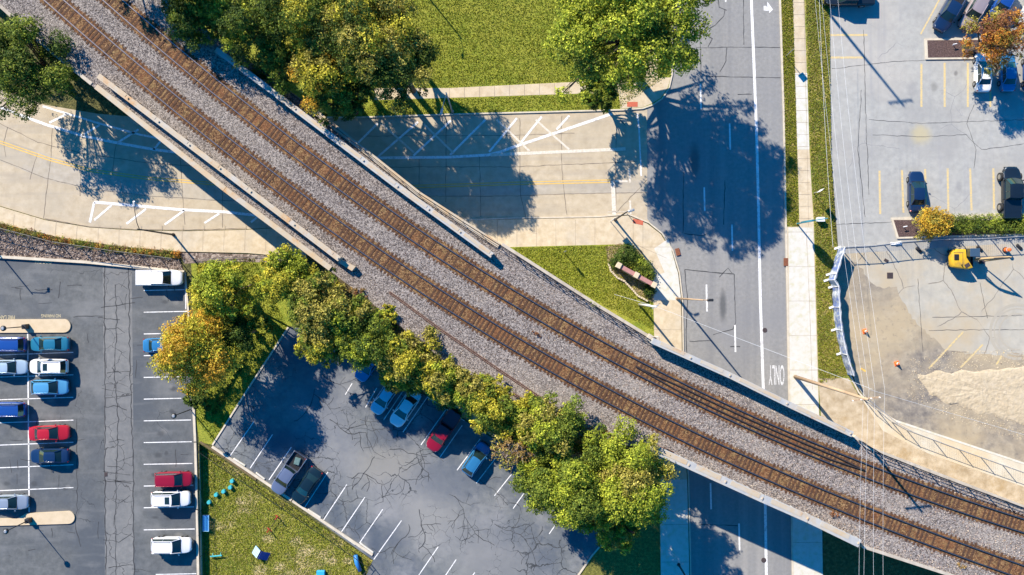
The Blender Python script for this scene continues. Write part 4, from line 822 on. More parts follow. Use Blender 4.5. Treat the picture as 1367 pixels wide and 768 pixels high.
    for s in (1, -1): pane('side_window', (xw, s*yb, zb_), (xrb, s*yb, zb_), (xrr, s*yr, zr), (xrf, s*yr, zr), (0, s*.015, 0)) 
    for nm_, xq in (('hood_seam', None), ('trunk_seam', xrb-.10)):
        if xq and kind in ('sedan',): sg_ = MB(); sg_.box((xq, 0, deckz+.012), (.025, hw*1.45, .012)); sg_.build(nm_, TRIM, t)
    cw = MB(); cw.box((xw+.03, 0, zb_+.045), (.10, yb*1.85, .02)); cw.build('cowl', TRIM, t)
    rf = MB(); rows = []
    for j in range(9):
        q = j/8; x = xrf+.04+(xrr-xrf-.08)*q; row = []
        for k in range(9):
            s = -1+2*k/8; row.append((x+.07*(1-s*s)*(1 if q < .5 else -1)*(abs(q-.5)*2)**3, s*(yr+.02)*(1-.04*(2*q-1)**2), zr+.045-.05*s**4-.03*(2*q-1)**4+.01))
        rows.append(row)
    rf.loft(rows, close=False)
    for s in (1, -1):
        rf.tube([(xw+.02, s*yb, zb_), (xrf+.02, s*(yr+.01), zr+.01)], .045, 6); rf.tube([(xrb-.02, s*yb, zb_), (xrr-.02, s*(yr+.01), zr+.01)], .06, 6); rf.tube([(xrf, s*(yr+.012), zr+.008), (xrr, s*(yr+.012), zr+.008)], .035, 6)
        mx = (xrf+xrr)/2-.05; rf.tube([(mx, s*(yb+.005), zb_), (mx, s*(yr+.01), zr)], .035, 4)
    ro = rf.build('roof', M, t, smooth=True, angle=R(40))
    if sunroof: g = MB(); xs_ = xrf-.45; g.box((xs_, 0, zr+.062), (.55, yr*1.25, .012), bevel=.004); g.build('sunroof', GLASS, ro)
    if rack:
        for s in (1, -1): g = MB(); g.tube([(xrf-.15, s*yr*.92, zr+.05), (xrf-.3, s*yr*.92, zr+.10), (xrr+.3, s*yr*.92, zr+.10), (xrr+.12, s*yr*.92, zr+.04)], .02, 5); g.build('roof_rail', TRIM, ro)
    for a in axs:
        for s in (1, -1):
            wv = MB(); wd = .24 if not big_tyre else .32; yy = s*(hw-.10 + (.12 if big_tyre else 0)); wv.tube([(0, -wd/2, 0), (0, -wd/2+.03, 0), (0, wd/2-.03, 0), (0, wd/2, 0)], [wr*.90, wr, wr, wr*.90], 20)
            wo = wv.build('wheel', TYRE, t, smooth=True, angle=R(40)); wo.location = (a, yy, wr)
            r_ = MB(); r_.tube([(0, s*(wd/2-.01), 0), (0, s*(wd/2+.012), 0)], [wr*.62, wr*.55], 10); r_.build('rim', RIM, wo)
    for s in (1, -1):
        m_ = MB(); m_.box((xw-.18, s*(hw+.09), belt+.02), (.16, .22, .14), bevel=.05); m_.build('side_mirror', M if kind != 'pickup' else TRIM, t)
        h = MB(); h.box((hl-.26, s*hw*.66, (hood-.25)+.02), (.30, .20, .11), -s*.55, bevel=.04); h.build('headlight', HEADL, t)
        h = MB(); h.box((-hl+.12, s*hw*.80, deckz-.20), (.14, .22, .18), s*.25, bevel=.04); h.build('tail_light', TAILL, t)
    if kind == 'pickup':
        bw = MB(); x0, x1 = -hl+.04, xrb-.06; zb2 = 1.14
        bw.box(((x0+x1)/2, hw*.93, (.70+zb2)/2), (x1-x0, .10, zb2-.70), bevel=.03); bw.box(((x0+x1)/2, -hw*.93, (.70+zb2)/2), (x1-x0, .10, zb2-.70), bevel=.03)
        bw.box((x0, 0, (.66+zb2)/2), (.08, hw*1.86, zb2-.66), bevel=.03); bw.box((x1, 0, (.70+zb2)/2), (.06, hw*1.8, zb2-.70)); bw.build('cargo_bed', M, t)
        g = MB(); 
        if bed == 'cover': 
            g.box(((x0+x1)/2, 0, zb2+.015), (x1-x0-.02, hw*1.78, .03), bevel=.01); g.box(((x0+x1)/2-.35, 0, zb2+.035), (.03, hw*1.7, .012)); g.box(((x0+x1)/2+.35, 0, zb2+.035), (.03, hw*1.7, .012)); g.build('bed_cover', M if col != 'white' else WHITEM, t)
        else:
            g.box(((x0+x1)/2, 0, .845), (x1-x0-.1, hw*1.72, .02)); 
            for k in range(7): g.box(((x0+x1)/2, (k-3)*hw*.24, .86), (x1-x0-.12, .05, .02))
            g.build('bed_liner', TRIM if col != 'dred' else CP['dred'], t)
            if col == 'grey': g = MB(); g.box(((x0+x1)/2-.1, .1, .99), (.9, .7, .25), .3, bevel=.04); g.build('tool_box', mat('teal tarp', [(.05, .12, .12), (.12, .2, .2)], scale=4, rough=.7), t)
    return t
G1 = 'cars parked in the west lot'; G2 = 'cars parked in the diagonal lot'; G3 = 'cars parked in the east lot'
car('sedan', 'teal', 'teal blue sedan just below the upper parking island, nose to the left', 66, 459.5, 181, G1)
car('suv', 'white', 'white crossover with dark sunroof parked below the teal sedan', 65, 489.5, 180, G1, sunroof=True, rack=True)
car('hatch', 'lblue', 'bright light blue hatchback between the white crossover and an empty stall', 66, 517, 1, G1, scale=1.08)
car('sedan', 'red', 'bright red sedan in the right file of the west lot island rows', 65.5, 578.5, 2, G1, scale=1.03)
car('sedan', 'navy', 'dark navy sedan directly below the bright red sedan', 66, 609, 181, G1)
car('suv', 'blue', 'deep blue suv cut by the left frame edge, topmost below the island', 9, 460, 180, G1, rack=True)
car('sedan', 'pale', 'pale blue white sedan at the left frame edge beside the white crossover', 10, 490.5, 1, G1)
car('suv', 'blue', 'royal blue suv at the left frame edge with empty stalls around it', 9, 547, 180, G1, rack=True)
car('sedan', 'silver', 'silver white sedan at the left frame edge above the lower island', 11, 671, 1, G1)
car('suv', 'dred', 'dark red suv touching the kerb above the white suv in the right column', 231.5, 640, 1, G1, scale=.98)
car('suv', 'white', 'white suv with dark sunroof right below the dark red suv', 228, 666, 1, G1, sunroof=True, rack=True, scale=1.02)
car('suv', 'white', 'white suv standing alone near the bottom of the kerbside column', 229, 728, 0, G1, rack=True, scale=1.05)
car('sedan', 'sky', 'blue sedan half hidden under the golden tree', 217, 461, 1, G1)
car('pickup', 'white', 'white pickup truck with flat bed cover near the lot corner', 213, 371, 0, G1, 'pickup_truck', 'pickup truck', bed='cover')
car('pickup', 'grey', 'blue grey pickup truck with open black bed beside the dark sedan', 385, 632, 235.7, G2, 'pickup_truck', 'pickup truck', bed='open')
car('sedan', 'dteal', 'dark teal black sedan parked right of the blue grey pickup', 409, 648.5, 235.7, G2, scale=1.02)
car('sedan', 'pale', 'pale blue sedan with its rear half under the leaves', 514, 530, 235.7, G2)
car('sedan', 'white', 'white sedan in tree shade with sunlit nose, next to the pale blue sedan', 541, 545, 235.7, G2, scale=1.06)
car('pickup', 'dred', 'dark red pickup truck shaded by the embankment trees', 592, 575, 235.7, G2, 'pickup_truck', 'pickup truck', bed='open')
car('hatch', 'sky', 'small blue hatchback in shade at the right of the dark red pickup', 635.5, 613, 55.7, G2, scale=1.05)
car('sedan', 'sky', 'light blue car almost wholly hidden below the tree crowns', 493, 486, 235.7, G2)
car('sedan', 'white', 'white sedan with dark sunroof below the orange tree', 1313, 96, 90, G3, sunroof=True, scale=1.03)
car('sedan', 'sky', 'blue sedan right of the white one below the orange tree', 1346, 96, 90, G3)
car('suv', 'blue', 'deep blue car cut by the right frame edge below the orange tree', 1378, 97, 90, G3)
car('pickup', 'navy', 'dark navy pickup angled at the left end of the top row', 1271, 12, 240, G3, 'pickup_truck', 'pickup truck', bed='open', zc=1.2)
car('pickup', 'pink', 'champagne silver pickup angled next to the dark navy one', 1305, 10, 240, G3, 'pickup_truck', 'pickup truck', bed='cover', zc=1.2)
car('suv', 'blue', 'dark blue suv angled in the top row, partly behind the orange tree', 1338, 6, 240, G3)
car('suv', 'white', 'white suv at the upper right frame edge beside the orange tree', 1378, 12, 240, G3)
car('sedan', 'navy', 'dark navy sedan nosed up against the golden shrub', 1224, 256, 90, G3, scale=1.05)
car('pickup', 'black', 'large black pickup with big tyres backed over the hedge', 1352, 257, 90, G3, 'pickup_truck', 'pickup truck', bed='cover', big_tyre=True, scale=1.12, zc=1.2)
car('pickup', 'black', 'black pickup truck cut by the top frame edge near the verge', 1137, -6, 180, G3, 'pickup_truck', 'pickup truck', bed='cover', scale=1.05, zc=1.5)

# ------------------------------------------------------------------ trees and shrubs
PAL = {'dark': [(0.035, 0.071, 0.011), (0.067, 0.112, 0.016), (0.115, 0.161, 0.021)], 'green': [(0.087, 0.134, 0.017), (0.161, 0.210, 0.025), (0.254, 0.300, 0.035)], 'bright': [(0.185, 0.237, 0.022), (0.311, 0.365, 0.031), (0.461, 0.494, 0.049)],
       'yellowg': [(0.300, 0.279, 0.025), (0.461, 0.418, 0.036), (0.622, 0.537, 0.058)], 'gold': [(0.415, 0.237, 0.023), (0.622, 0.365, 0.033), (0.680, 0.494, 0.061)], 'orange': [(0.322, 0.107, 0.017), (0.507, 0.204, 0.027), (0.577, 0.322, 0.052)], 'olive': [(0.196, 0.183, 0.029), (0.322, 0.290, 0.047), (0.485, 0.418, 0.094)],
       'tan': [(0.322, 0.204, 0.058), (0.438, 0.290, 0.094)], 'rust': [(.18, .07, .03), (.3, .14, .06)]}
def leaves(cl, n, size, pal, jit=.55, droop=.15):
    """cl: list of (centre, radius, palette); leaves sit in small sprigs spread over each clump"""
    wts = np.array([c[1]**2 for c in cl]); cnt = np.maximum(8, (n*wts/wts.sum()).astype(int)); Vs = []; Cs = []
    for (c, r, pk), k in zip(cl, cnt):
        m = max(3, k//9); d = RNG.normal(size=(m, 3)); d[:, 2] = np.abs(d[:, 2])*.9-.3*np.abs(RNG.normal(size=m)); d /= np.linalg.norm(d, axis=1)[:, None]
        rr = r*(.50+.62*RNG.random(m)**.8); sp = np.array(c)+d*rr[:, None]*np.array([1, 1, .8]); tone = RNG.uniform(.62, 1.38, (m, 1)); ps = RNG.integers(0, 3, m)
        own = RNG.integers(0, m, k); p = sp[own]+RNG.normal(size=(k, 3))*min(r*.17, size*.72)*np.array([1, 1, .6])
        nrm = d[own]*.7+RNG.normal(size=(k, 3))*jit+np.array([0, 0, .35]); nrm /= np.linalg.norm(nrm, axis=1)[:, None]
        a = np.cross(nrm, RNG.normal(size=(k, 3))); a /= np.linalg.norm(a, axis=1)[:, None]+1e-9; b_ = np.cross(nrm, a)
        s = size*RNG.uniform(.55, 1.25, (k, 1)); q = np.stack([p-a*s*.5, p+b_*s*.28, p+a*s*.5, p-b_*s*.28], 1)
        pc = np.array(PAL[pk]); idx = np.clip(ps[own]+RNG.integers(-1, 2, k), 0, len(pc)-1); C = pc[idx]*RNG.uniform(.8, 1.2, (k, 1))*tone[own]; Vs.append(q.reshape(-1, 3)); Cs.append(np.clip(C, 0, .8))
    return np.concatenate(Vs), np.concatenate(Cs)
def tree(name, label, cat, u, v, zc, rx, ry=None, rz=None, pals=('green',), n=9000, size=.34, k=26, ground=0.0, bark=None, group=None, seed=1, clump=(.13, .27), bare=0.0):
    k = int(k*1.7); size = size*.76; n = int(n*1.5)
    ry = ry or rx; rz = rz or rx*.72; x, y, _ = P(u, v, zc); rs = np.random.default_rng(seed); random.seed(seed)
    t = thing(name, label, cat, (x, y, ground), 0, group)
    cl = []; f1, f2, f3 = rs.uniform(0, 6.28, 3)
    for i in range(k):
        th = i*2.39996+rs.uniform(-.35, .35); q = math.sqrt((i+.5)/k)*rs.uniform(.78, 1.04)*(1+.13*math.sin(2*th+f1)+.10*math.sin(3*th+f2)+.07*math.sin(5*th+f3)); cr = rs.uniform(*clump)*min(rx, ry)*(1.12-.25*q); e = min(q, 1.12)
        px_, py_ = e*(rx-cr*.55)*math.cos(th), e*(ry-cr*.55)*math.sin(th); pz = zc-ground-rz*.25+rz*.85*math.sqrt(max(.04, 1-e*e*.9))*rs.uniform(.5, 1.12)
        if i % 5 in (1, 3) : pz -= rz*rs.uniform(.25, 1.0)*(.4+.6*min(e, 1))
        cl.append(((px_, py_, max(pz, cr*.6)), cr, pals[int(rs.integers(0, len(pals)))]))
    tw = MB(); hb = (zc-ground)-rz*.7; r0 = .10+rx*.045
    tw.tube([(0, 0, -.3), (.04, .02, hb*.35), (-.03, .05, hb*.8), (0, 0, hb+rz*.5)], [r0*1.35, r0, r0*.85, r0*.5], 8)
    for j, (c, r_, _) in enumerate(cl):
        if j % 2 and k > 14 and not bare: continue
        s0 = hb*rs.uniform(.55, 1.0); m_ = (c[0]*.45+rs.uniform(-.3, .3), c[1]*.45+rs.uniform(-.3, .3), s0+(c[2]-s0)*.5); tw.tube([(0, 0, s0), m_, c], [r0*.5, r0*.3, .03], 5)
        for q in range(3 if not bare else 7):
            e = [c[a]+rs.uniform(-1, 1)*r_*(.9 if a < 2 else .6)+(r_*.35 if a == 2 and bare else 0) for a in range(3)]; tw.tube([m_ if q % 2 else c, ((m_[0]+e[0])/2+rs.uniform(-.2, .2), (m_[1]+e[1])/2, (m_[2]+e[2])/2+.15), tuple(e)], [.06, .04, .012], 4)
    tw.build('trunk', bark or BARK, t, smooth=True)
    if bare < 1: V, C = leaves(cl, int(n*(1-bare)), size, pals); np_mesh('crown', V, 4, C, LEAF, t)
    return t
TG = 'trees on the embankment slope'; TN = 'trees on the north lawn'
tree('shade_tree', 'dark green tree over the curved road at the left edge', 'tree', 36, 84, 7.4, 6.9, 6.2, 5.4, pals=('dark', 'green', 'green'), n=22000, seed=3, k=34)
tree('shade_tree', 'large bright green tree spreading over the corner of the main road', 'tree', 845, 26, 13.0, 9.8, 9.0, 7.0, pals=('bright', 'bright', 'bright', 'green'), n=42000, seed=4, k=68, size=.42, ground=.1, clump=(.10, .20))
tree('shade_tree', 'small dark green tree at the sidewalk end below the large bright tree', 'tree', 803, 118, 4.6, 2.9, 2.7, 2.2, pals=('green', 'bright', 'dark'), n=8000, seed=5, k=20, ground=.1)
for (u, v, zc, rx, ry, ps, sd, lab, n_) in ((128, -112, 12, 4.6, 4.6, ('dark', 'green'), 101, 'tall tree beyond the top edge that shades the tracks', 9000), (236, -62, 12.5, 4.6, 4.6, ('dark', 'green'), 102, 'second tall tree beyond the top edge beside the tracks', 9000), (262, 18, 8, 4.2, 3.6, ('dark', 'green'), 6, 'dark green tree beside the track at the top edge, westmost of the lawn group', 10000), (330, 22, 9.5, 5.0, 4.6, ('green', 'bright', 'dark'), 7, 'mid green tree at the top edge in the lawn group', 14000), (405, 12, 10.5, 5.4, 5, ('dark', 'green', 'yellowg'), 8, 'broad dark tree at the top edge with some yellow leaves', 14000),
      (375, 72, 7.5, 3.6, 4.2, ('green', 'dark', 'green'), 9, 'green tree crowding the bridge parapet north of the tracks', 9000), (432, 88, 9.5, 3.9, 4.3, ('yellowg', 'olive', 'gold', 'dark'), 10, 'yellowing tree in the middle of the lawn group', 11000), (488, 52, 10.5, 5.6, 5.4, ('olive', 'dark', 'dark', 'yellowg'), 12, 'olive tree with yellow patches in the lawn group', 16000),
      (535, 88, 9, 4.3, 4.4, ('dark', 'dark', 'olive'), 13, 'dark tree at the lawn side of the group', 11000), (455, 128, 6.5, 4.3, 3.0, ('dark', 'dark', 'green'), 14, 'low dark tree beside the concrete road north of the bridge', 10000), (505, 6, 9, 4.2, 4.0, ('yellowg', 'olive', 'green'), 15, 'yellow green tree at the top edge next to the open lawn', 9000)):
    tree('lawn_tree', lab, 'tree', u, v, zc+2.2, rx*1.08, ry*1.08, pals=ps, n=int(n_*1.15), seed=sd, k=30, ground=.1, group=TN)
tree('maple_tree', 'yellow green tree beside the kerb right of the white pickup', 'tree', 297, 388, 7.4, 4.3, 4.0, 4.6, pals=('yellowg', 'bright', 'bright'), n=13000, seed=20, k=30)
tree('maple_tree', 'golden yellow tree leaning over the west lot kerb', 'tree', 262, 468, 7.4, 5.3, 4.9, 4.8, pals=('gold', 'gold', 'yellowg'), n=22000, seed=21, k=36, clump=(.2, .34))
tree('shade_tree', 'small dark green tree between the yellow green and golden trees', 'tree', 320, 445, 5.4, 3.0, 3.0, 2.8, pals=('dark', 'green'), n=8500, seed=22, k=14)
tree('shrub', 'dark green shrub at the end of the golden tree beside the lot lamp', 'shrub', 263, 530, 1.8, 2.1, 1.7, 1.3, pals=('dark', 'green'), n=4500, seed=23, k=14)
for (u, v, zc, rx, ry, ps, sd, lab, n_, gr) in ((383, 368, 8.6, 3.7, 3.9, ('yellowg', 'bright', 'bright'), 30, 'bright yellow green tree at the south end of the curved road bridge', 12000, 1.5), (425, 412, 9.2, 4.3, 4.4, ('olive', 'olive', 'green'), 31, 'olive tree standing next to the spare rail end', 13000, 3),
      (432, 458, 7.5, 3.6, 3.3, ('olive', 'green', 'yellowg'), 32, 'olive tree at the edge of the tree shade over the middle lot', 9000, .5), (490, 455, 8.5, 4.2, 4.2, ('green', 'dark', 'bright'), 33, 'green tree with dark hollows above the hidden light blue car', 12000, 3), (545, 478, 8.2, 4.2, 3.8, ('olive', 'yellowg', 'green'), 34, 'tree above the pale blue and white sedans', 12000, 3),
      (538, 506, 6.2, 2.7, 2.2, ('yellowg', 'olive'), 35, 'low yellow green tree hanging over the roof of the white sedan', 6500, .5), (613, 518, 8.0, 3.6, 2.9, ('green', 'olive', 'bright'), 36, 'narrow green tree above the dark red pickup', 8500, 3), (660, 548, 9.0, 3.4, 3.5, ('yellowg', 'green'), 37, 'yellow green tree left of the bare twiggy tree', 9000, 3),
      (585, 505, 8.2, 3.4, 3.0, ('olive', 'yellowg', 'bright'), 61, 'yellowish tree between the white sedan and the spare rail', 9000, 3), (640, 530, 8.4, 3.2, 2.8, ('olive', 'green', 'yellowg'), 62, 'low tree on the slope above the dark red pickup bed', 8000, 3), (462, 425, 9.0, 3.6, 3.4, ('olive', 'green', 'bright'), 63, 'olive green tree filling the slope below the brown scrub', 9000, 3), (700, 560, 8.6, 2.9, 3.0, ('bright', 'yellowg'), 64, 'bright tree behind the bare twiggy tree', 7500, 3), (742, 572, 9.5, 5.2, 4.4, ('bright', 'green', 'olive'), 39, 'green tree along the ballast at the upper side of the big crowns', 15000, 2.5), (728, 640, 8.2, 4.2, 4.2, ('green', 'bright'), 40, 'green tree on the lot side of the big crown group', 12000, .5), (775, 655, 9.8, 6.0, 5.6, ('bright', 'green', 'green'), 41, 'large green tree in the middle of the big crown group', 24000, .3),
      (840, 640, 9.8, 6.0, 5.8, ('bright', 'bright', 'olive'), 42, 'large bright green tree overhanging the shaded sidewalk at the bridge', 24000, .3), (822, 705, 7.6, 3.8, 3.0, ('green', 'bright', 'olive'), 43, 'lowest green tree over the corner of the middle lot', 9000, 0)):
    tree('slope_tree', lab, 'tree', u, v, zc, rx, ry, pals=ps, n=n_, seed=sd, k=28, ground=gr, group=TG)
tree('bare_tree', 'mostly leafless grey twiggy tree at the right end of the diagonal lot', 'tree', 688, 592, 8.2, 3.6, 4.2, 3, pals=('olive', 'tan'), n=3800, seed=38, k=26, ground=1.0, bark=BARKP, bare=.5)
tree('bush', 'dry tan bush on the ballast edge above the big crowns', 'bush', 812, 592, 8.6, 1.9, 1.5, 1.2, pals=('tan', 'olive', 'yellowg'), n=2600, seed=45, k=14, ground=6.5, size=.28)
tree('bush', 'rusty brown scrub beside the south end of the first bridge', 'bush', 470, 395, 7.9, 2.2, 1.2, .8, pals=('rust', 'tan', 'olive'), n=2200, seed=46, k=16, ground=6.8, size=.22)
tree('bush', 'yellow green bush between the spare rail and the slope trees', 'bush', 520, 420, 8.0, 1.4, 1.4, 1.0, pals=('yellowg', 'bright'), n=2200, seed=47, k=10, ground=6.0, size=.25)
tree('bush', 'green bush at the ballast edge below the long spare rail', 'bush', 600, 500, 7.8, 2.0, 1.3, 1.0, pals=('yellowg', 'bright', 'olive'), n=2600, seed=48, k=12, ground=6.0, size=.25)
tree('autumn_tree', 'orange and green autumn tree over the planting bed in the east lot', 'tree', 1331, 50, 5.5, 4.0, 3.8, 3.0, pals=('orange', 'rust', 'olive', 'orange', 'rust'), n=12000, seed=50, k=36, ground=.16, size=.26)
tree('shrub', 'spiky golden shrub beside the navy sedan', 'shrub', 1245, 298, 2.2, 2.5, 2.3, 1.6, pals=('gold', 'gold', 'olive'), n=6500, seed=51, k=26, ground=.16, size=.24, clump=(.2, .36))
def bushy(name, label, cat, blobs, n, size, z=0.12, group=None):
    c0 = P(blobs[0][0], blobs[0][1], z); cl = []
    for u, v, r, pk in blobs: x, y, _ = P(u, v, z+r); cl.append(((x-c0[0], y-c0[1], r*.45), r, pk))
    V, C = leaves(cl, n, size, None, jit=.5); o = np_mesh(name, V, 4, C, LEAF); o.location = c0; return tag(o, label, cat, group)
bushy('shrub', 'dense round dark green shrub at the left end of the brick sign', 'shrub', [(838, 340, 1.25, 'dark'), (829, 348, .9, 'dark'), (848, 347, .95, 'green'), (822, 352, .7, 'dark')], 5000, .2)
bushy('shrub', 'light green low shrubs behind the brick sign', 'shrub', [(846, 352, .8, 'bright'), (855, 354, .8, 'bright'), (851, 360, .7, 'green')], 2600, .2)
bushy('shrub', 'dark green shrub by the right half of the brick sign', 'shrub', [(862, 358, .9, 'green'), (866, 366, .8, 'green'), (858, 365, .6, 'dark')], 2600, .2)
bushy('shrub', 'small dark shrub in front of the brick sign in its shade', 'shrub', [(868, 388, .7, 'dark'), (866, 382, .5, 'green')], 1300, .2)
hb = []; random.seed(5)
for u in range(1256, 1470, 5): hb += [(u, 294+random.uniform(-1, 1), .75, random.choice(['green', 'green', 'bright', 'dark'])), (u+2, 304+random.uniform(-1, 1), .8, random.choice(['green', 'green', 'dark']))]
bushy('hedge', 'clipped green hedge along the bottom of the east lot', 'hedge', hb, 26000, .16, .1)
hb = []
for u in range(-60, 240, 3):
    v = 298+u*.24 if u < 80 else (317+(u-80)*.15 if u < 160 else 329+(u-160)*.09); hb.append((u, v+4+random.uniform(-1.2, 1.2), random.uniform(.35, .58), random.choice(['rust', 'olive', 'orange', 'green', 'olive'])))
bushy('groundcover_row', 'low rust and green planting strip between the sidewalk and the black fence', 'planting', hb, 13000, .13, .1)
hb = []
for k in range(90): u = random.uniform(262, 400); v = random.uniform(352, 560) ; u = min(u, 395-(v-352)*.55) ; hb.append((max(256, u), v, random.uniform(.15, .4), random.choice(['dark', 'green'])))
tag(bushy('undergrowth', 'low dark undergrowth beneath the yellow trees', 'undergrowth', hb, 7000, .16, .0), kind='stuff')
hb = []
for k in range(150):
    s = random.random()*(len(top)-1); i = min(int(s), len(top)-2); f_ = s-i; q = random.random(); A_ = tw[i].lerp(tw[i+1], f_) if False else None
    a = Vector(P(top[i][0]+(top[i+1][0]-top[i][0])*f_, top[i][1]+(top[i+1][1]-top[i][1])*f_, ZB)); c = Vector(P(foot[i][0]+(foot[i+1][0]-foot[i][0])*f_, foot[i][1]+(foot[i+1][1]-foot[i][1])*f_, 0)); p = a.lerp(c, q)
    hb.append(((p.x, p.y, p.z), random.uniform(.3, .9), random.choice(['olive', 'green', 'yellowg', 'dark', 'tan'])))
V, C = leaves(hb, 22000, .22, None); tag(np_mesh('slope_undergrowth', V, 4, C, LEAF), 'tangled undergrowth covering the embankment slope', 'undergrowth', kind='stuff')

for u, v, r_, pk, lb in ((853, 623, .45, 'rust', 'rusty brown dead weeds on the ballast above the road bridge'), (716, 446, .25, 'rust', 'small rust brown weed clump between the tracks and the railing'), (793, 408, .3, 'green', 'small green weed at the railing fence of the embankment'), (1114, 687, .35, 'rust', 'brown weed patch on the ballast near the end of the road bridge'), (1284, 756, .3, 'tan', 'dry weed patch at the lower right ballast edge')):
    bushy('weed_patch', lb, 'weeds', [(u, v, r_, pk), (u+5, v+2, r_*.7, pk), (u-4, v-3, r_*.6, pk)], 260, .12, ZB)
# grass tufts on the lawns (real blades for a rough nap)
def tufts(name, poly, n, z, cols, label, hgt=.12):
    a = np.array(poly); lo = np.maximum(a.min(0), [-68, -40]); hi = np.minimum(a.max(0), [68, 40]); x = RNG.uniform(lo[0], hi[0], n); y = RNG.uniform(lo[1], hi[1], n); k = inpoly(x, y, poly); x, y = x[k], y[k]; n = len(x)
    th = RNG.uniform(0, 2*math.pi, n); w_ = RNG.uniform(.03, .09, n); h = RNG.uniform(.4, 1.2, n)*hgt; l_ = RNG.uniform(.02, .12, n); ph = th+RNG.uniform(.8, 2.2, n)
    V = np.zeros((n, 3, 3)); V[:, 0] = np.stack([x-np.cos(th)*w_, y-np.sin(th)*w_, np.full(n, z)], 1); V[:, 1] = np.stack([x+np.cos(th)*w_, y+np.sin(th)*w_, np.full(n, z)], 1); V[:, 2] = np.stack([x+np.cos(ph)*l_, y+np.sin(ph)*l_, z+h], 1)
    C = np.array(cols)[RNG.integers(0, len(cols), n)]*RNG.uniform(.7, 1.25, (n, 1)); return tag(np_mesh(name, V.reshape(-1, 3), 3, C, LEAF), label, 'grass', kind='stuff')
gc = [(.195, .228, .013), (.255, .28, .018), (.33, .335, .03), (.13, .165, .012), (.41, .39, .08)]
tufts('grass_blades', PL([(500, -60), (893, -60), (893, 100), (826, 145), (480, 156), (500, 135), (600, 132), (785, 126), (785, 108), (600, 117), (500, 117)]), 70000, .10, gc, 'mown grass on the north lawn')
tufts('grass_blades', PL([(684, 331), (800, 328), (840, 327), (856, 346), (868, 372), (872, 440), (800, 405), (720, 358)]), 26000, .135, gc, 'grass blades in the small triangle beside the brick sign')
tufts('grass_blades', PL([(268, 594), (494, 750), (480, 800), (270, 800)]), 60000, -.9, gc+[(.40, .33, .14)], 'worn grass of the dog park')
tufts('grass_blades', PL([(1074, -40), (1081, 200), (1087, 303), (1093, 512), (1132, 500), (1112, 430), (1106, 376), (1116, 332), (1109, 200), (1105, -40)]), 50000, .11, gc[:3]+[(.36, .28, .10), (.20, .17, .04)], 'patchy grass on the verge west of the east lot')
tufts('grass_blades', PL([(1042, -40), (1057, -40), (1066, 302), (1050, 302)]), 20000, .10, gc[:3]+[(.36, .28, .10)], 'narrow grass strip between the main road and the sidewalk')
tufts('grass_blades', PL([(262, 560), (285, 590), (385, 438), (340, 345), (262, 350)]), 24000, .004, gc[:4], 'grass between the two parking lots')

# ------------------------------------------------------------------ poles, lamps, signs
def pole_to(base, hgt, r0, r1, m, parent, name='pole', n=8): b = MB(); b.tube([(0, 0, 0), (0, 0, hgt*.5), (0, 0, hgt)], [r0, (r0+r1)/2, r1], n); return b.build(name, m, parent, smooth=True)
def lot_lamp(u, v, hgt, label, ground=.17, block=True, g='round headed lot lamps'):
    t = thing('lot_lamp', label, 'lamp', P(u, v, ground), 0, g)
    if block: b = MB(); b.box((0, 0, .35), (.62, .62, .7), .1, taper=.9, bevel=.03); b.build('base', BLACKM, t)
    pole_to(None, hgt, .075, .05, BLACKM, t)
    b = MB(); b.tube([(0, 0, hgt-.05), (0, 0, hgt+.1), (0, 0, hgt+.28), (0, 0, hgt+.40)], [.10, .30, .34, .16], 16); b.build('lamp_head', BLACKM, t, smooth=True)
    b = MB(); b.tube([(0, 0, hgt+.40), (0, 0, hgt+.46)], [.20, .15], 16); b.build('lamp_cap', GALV, t); return t
lot_lamp(36, 436, 4.4, 'black lamp on the upper parking island of the west lot')
lot_lamp(40, 694, 4.5, 'black lamp on the lower parking island of the west lot')
lot_lamp(254, 547, 4.6, 'black lamp at the west lot kerb below the golden tree', .13, False)
def street_lamp(u, v, hgt, armpx, label, m=BLACKM, ground=.12, top=None, head=GALV):
    t = thing('street_lamp', label, 'street lamp', P(u, v, ground), 0)
    pole_to(None, hgt, .13, .07, m, t)
    b0 = MB(); b0.cyl((0, 0, 0), .22, .35, 10, .16); b0.build('base', m, t)
    s = (H-hgt)/F; dx, dy = armpx[0]*s, -armpx[1]*s
    b = MB(); b.tube([(0, 0, hgt-.5), (dx*.25, dy*.25, hgt-.05), (dx*.7, dy*.7, hgt+.12), (dx, dy, hgt+.1)], [.05, .045, .04, .035], 6); b.build('arm', m, t, smooth=True)
    a = math.atan2(dy, dx); b = MB(); b.box((dx, dy, hgt+.08), (.75, .30, .16), a, taper=.8, bevel=.06); b.build('lamp_head', head, t); return t
street_lamp(231.5, 313.5, 9.6, (-4, -33), 'black street lamp on the sidewalk reaching over the hatched road edge', head=GALV)
street_lamp(604, 149, 9.6, (-6, 25), 'street lamp on the north kerb strip at the edge of the tree shade', GALV, .1)
street_lamp(521, -66, 9.6, (0, 24), 'street lamp on the north lawn beyond the top edge that throws the thin shadow', GALV, .1)
street_lamp(821, 293.5, 10.2, (6, -2), 'black street lamp on the southwest sidewalk corner', BLACKM)
street_lamp(904, 398.5, 13.6, (9, 0), 'tall tan street lamp at the kerb beside the white sidewalk patch', WOODP, head=BLACKM)
street_lamp(906, 754, 7.5, (10, 9), 'black lamp standing on the shaded sidewalk south of the bridge', BLACKM)
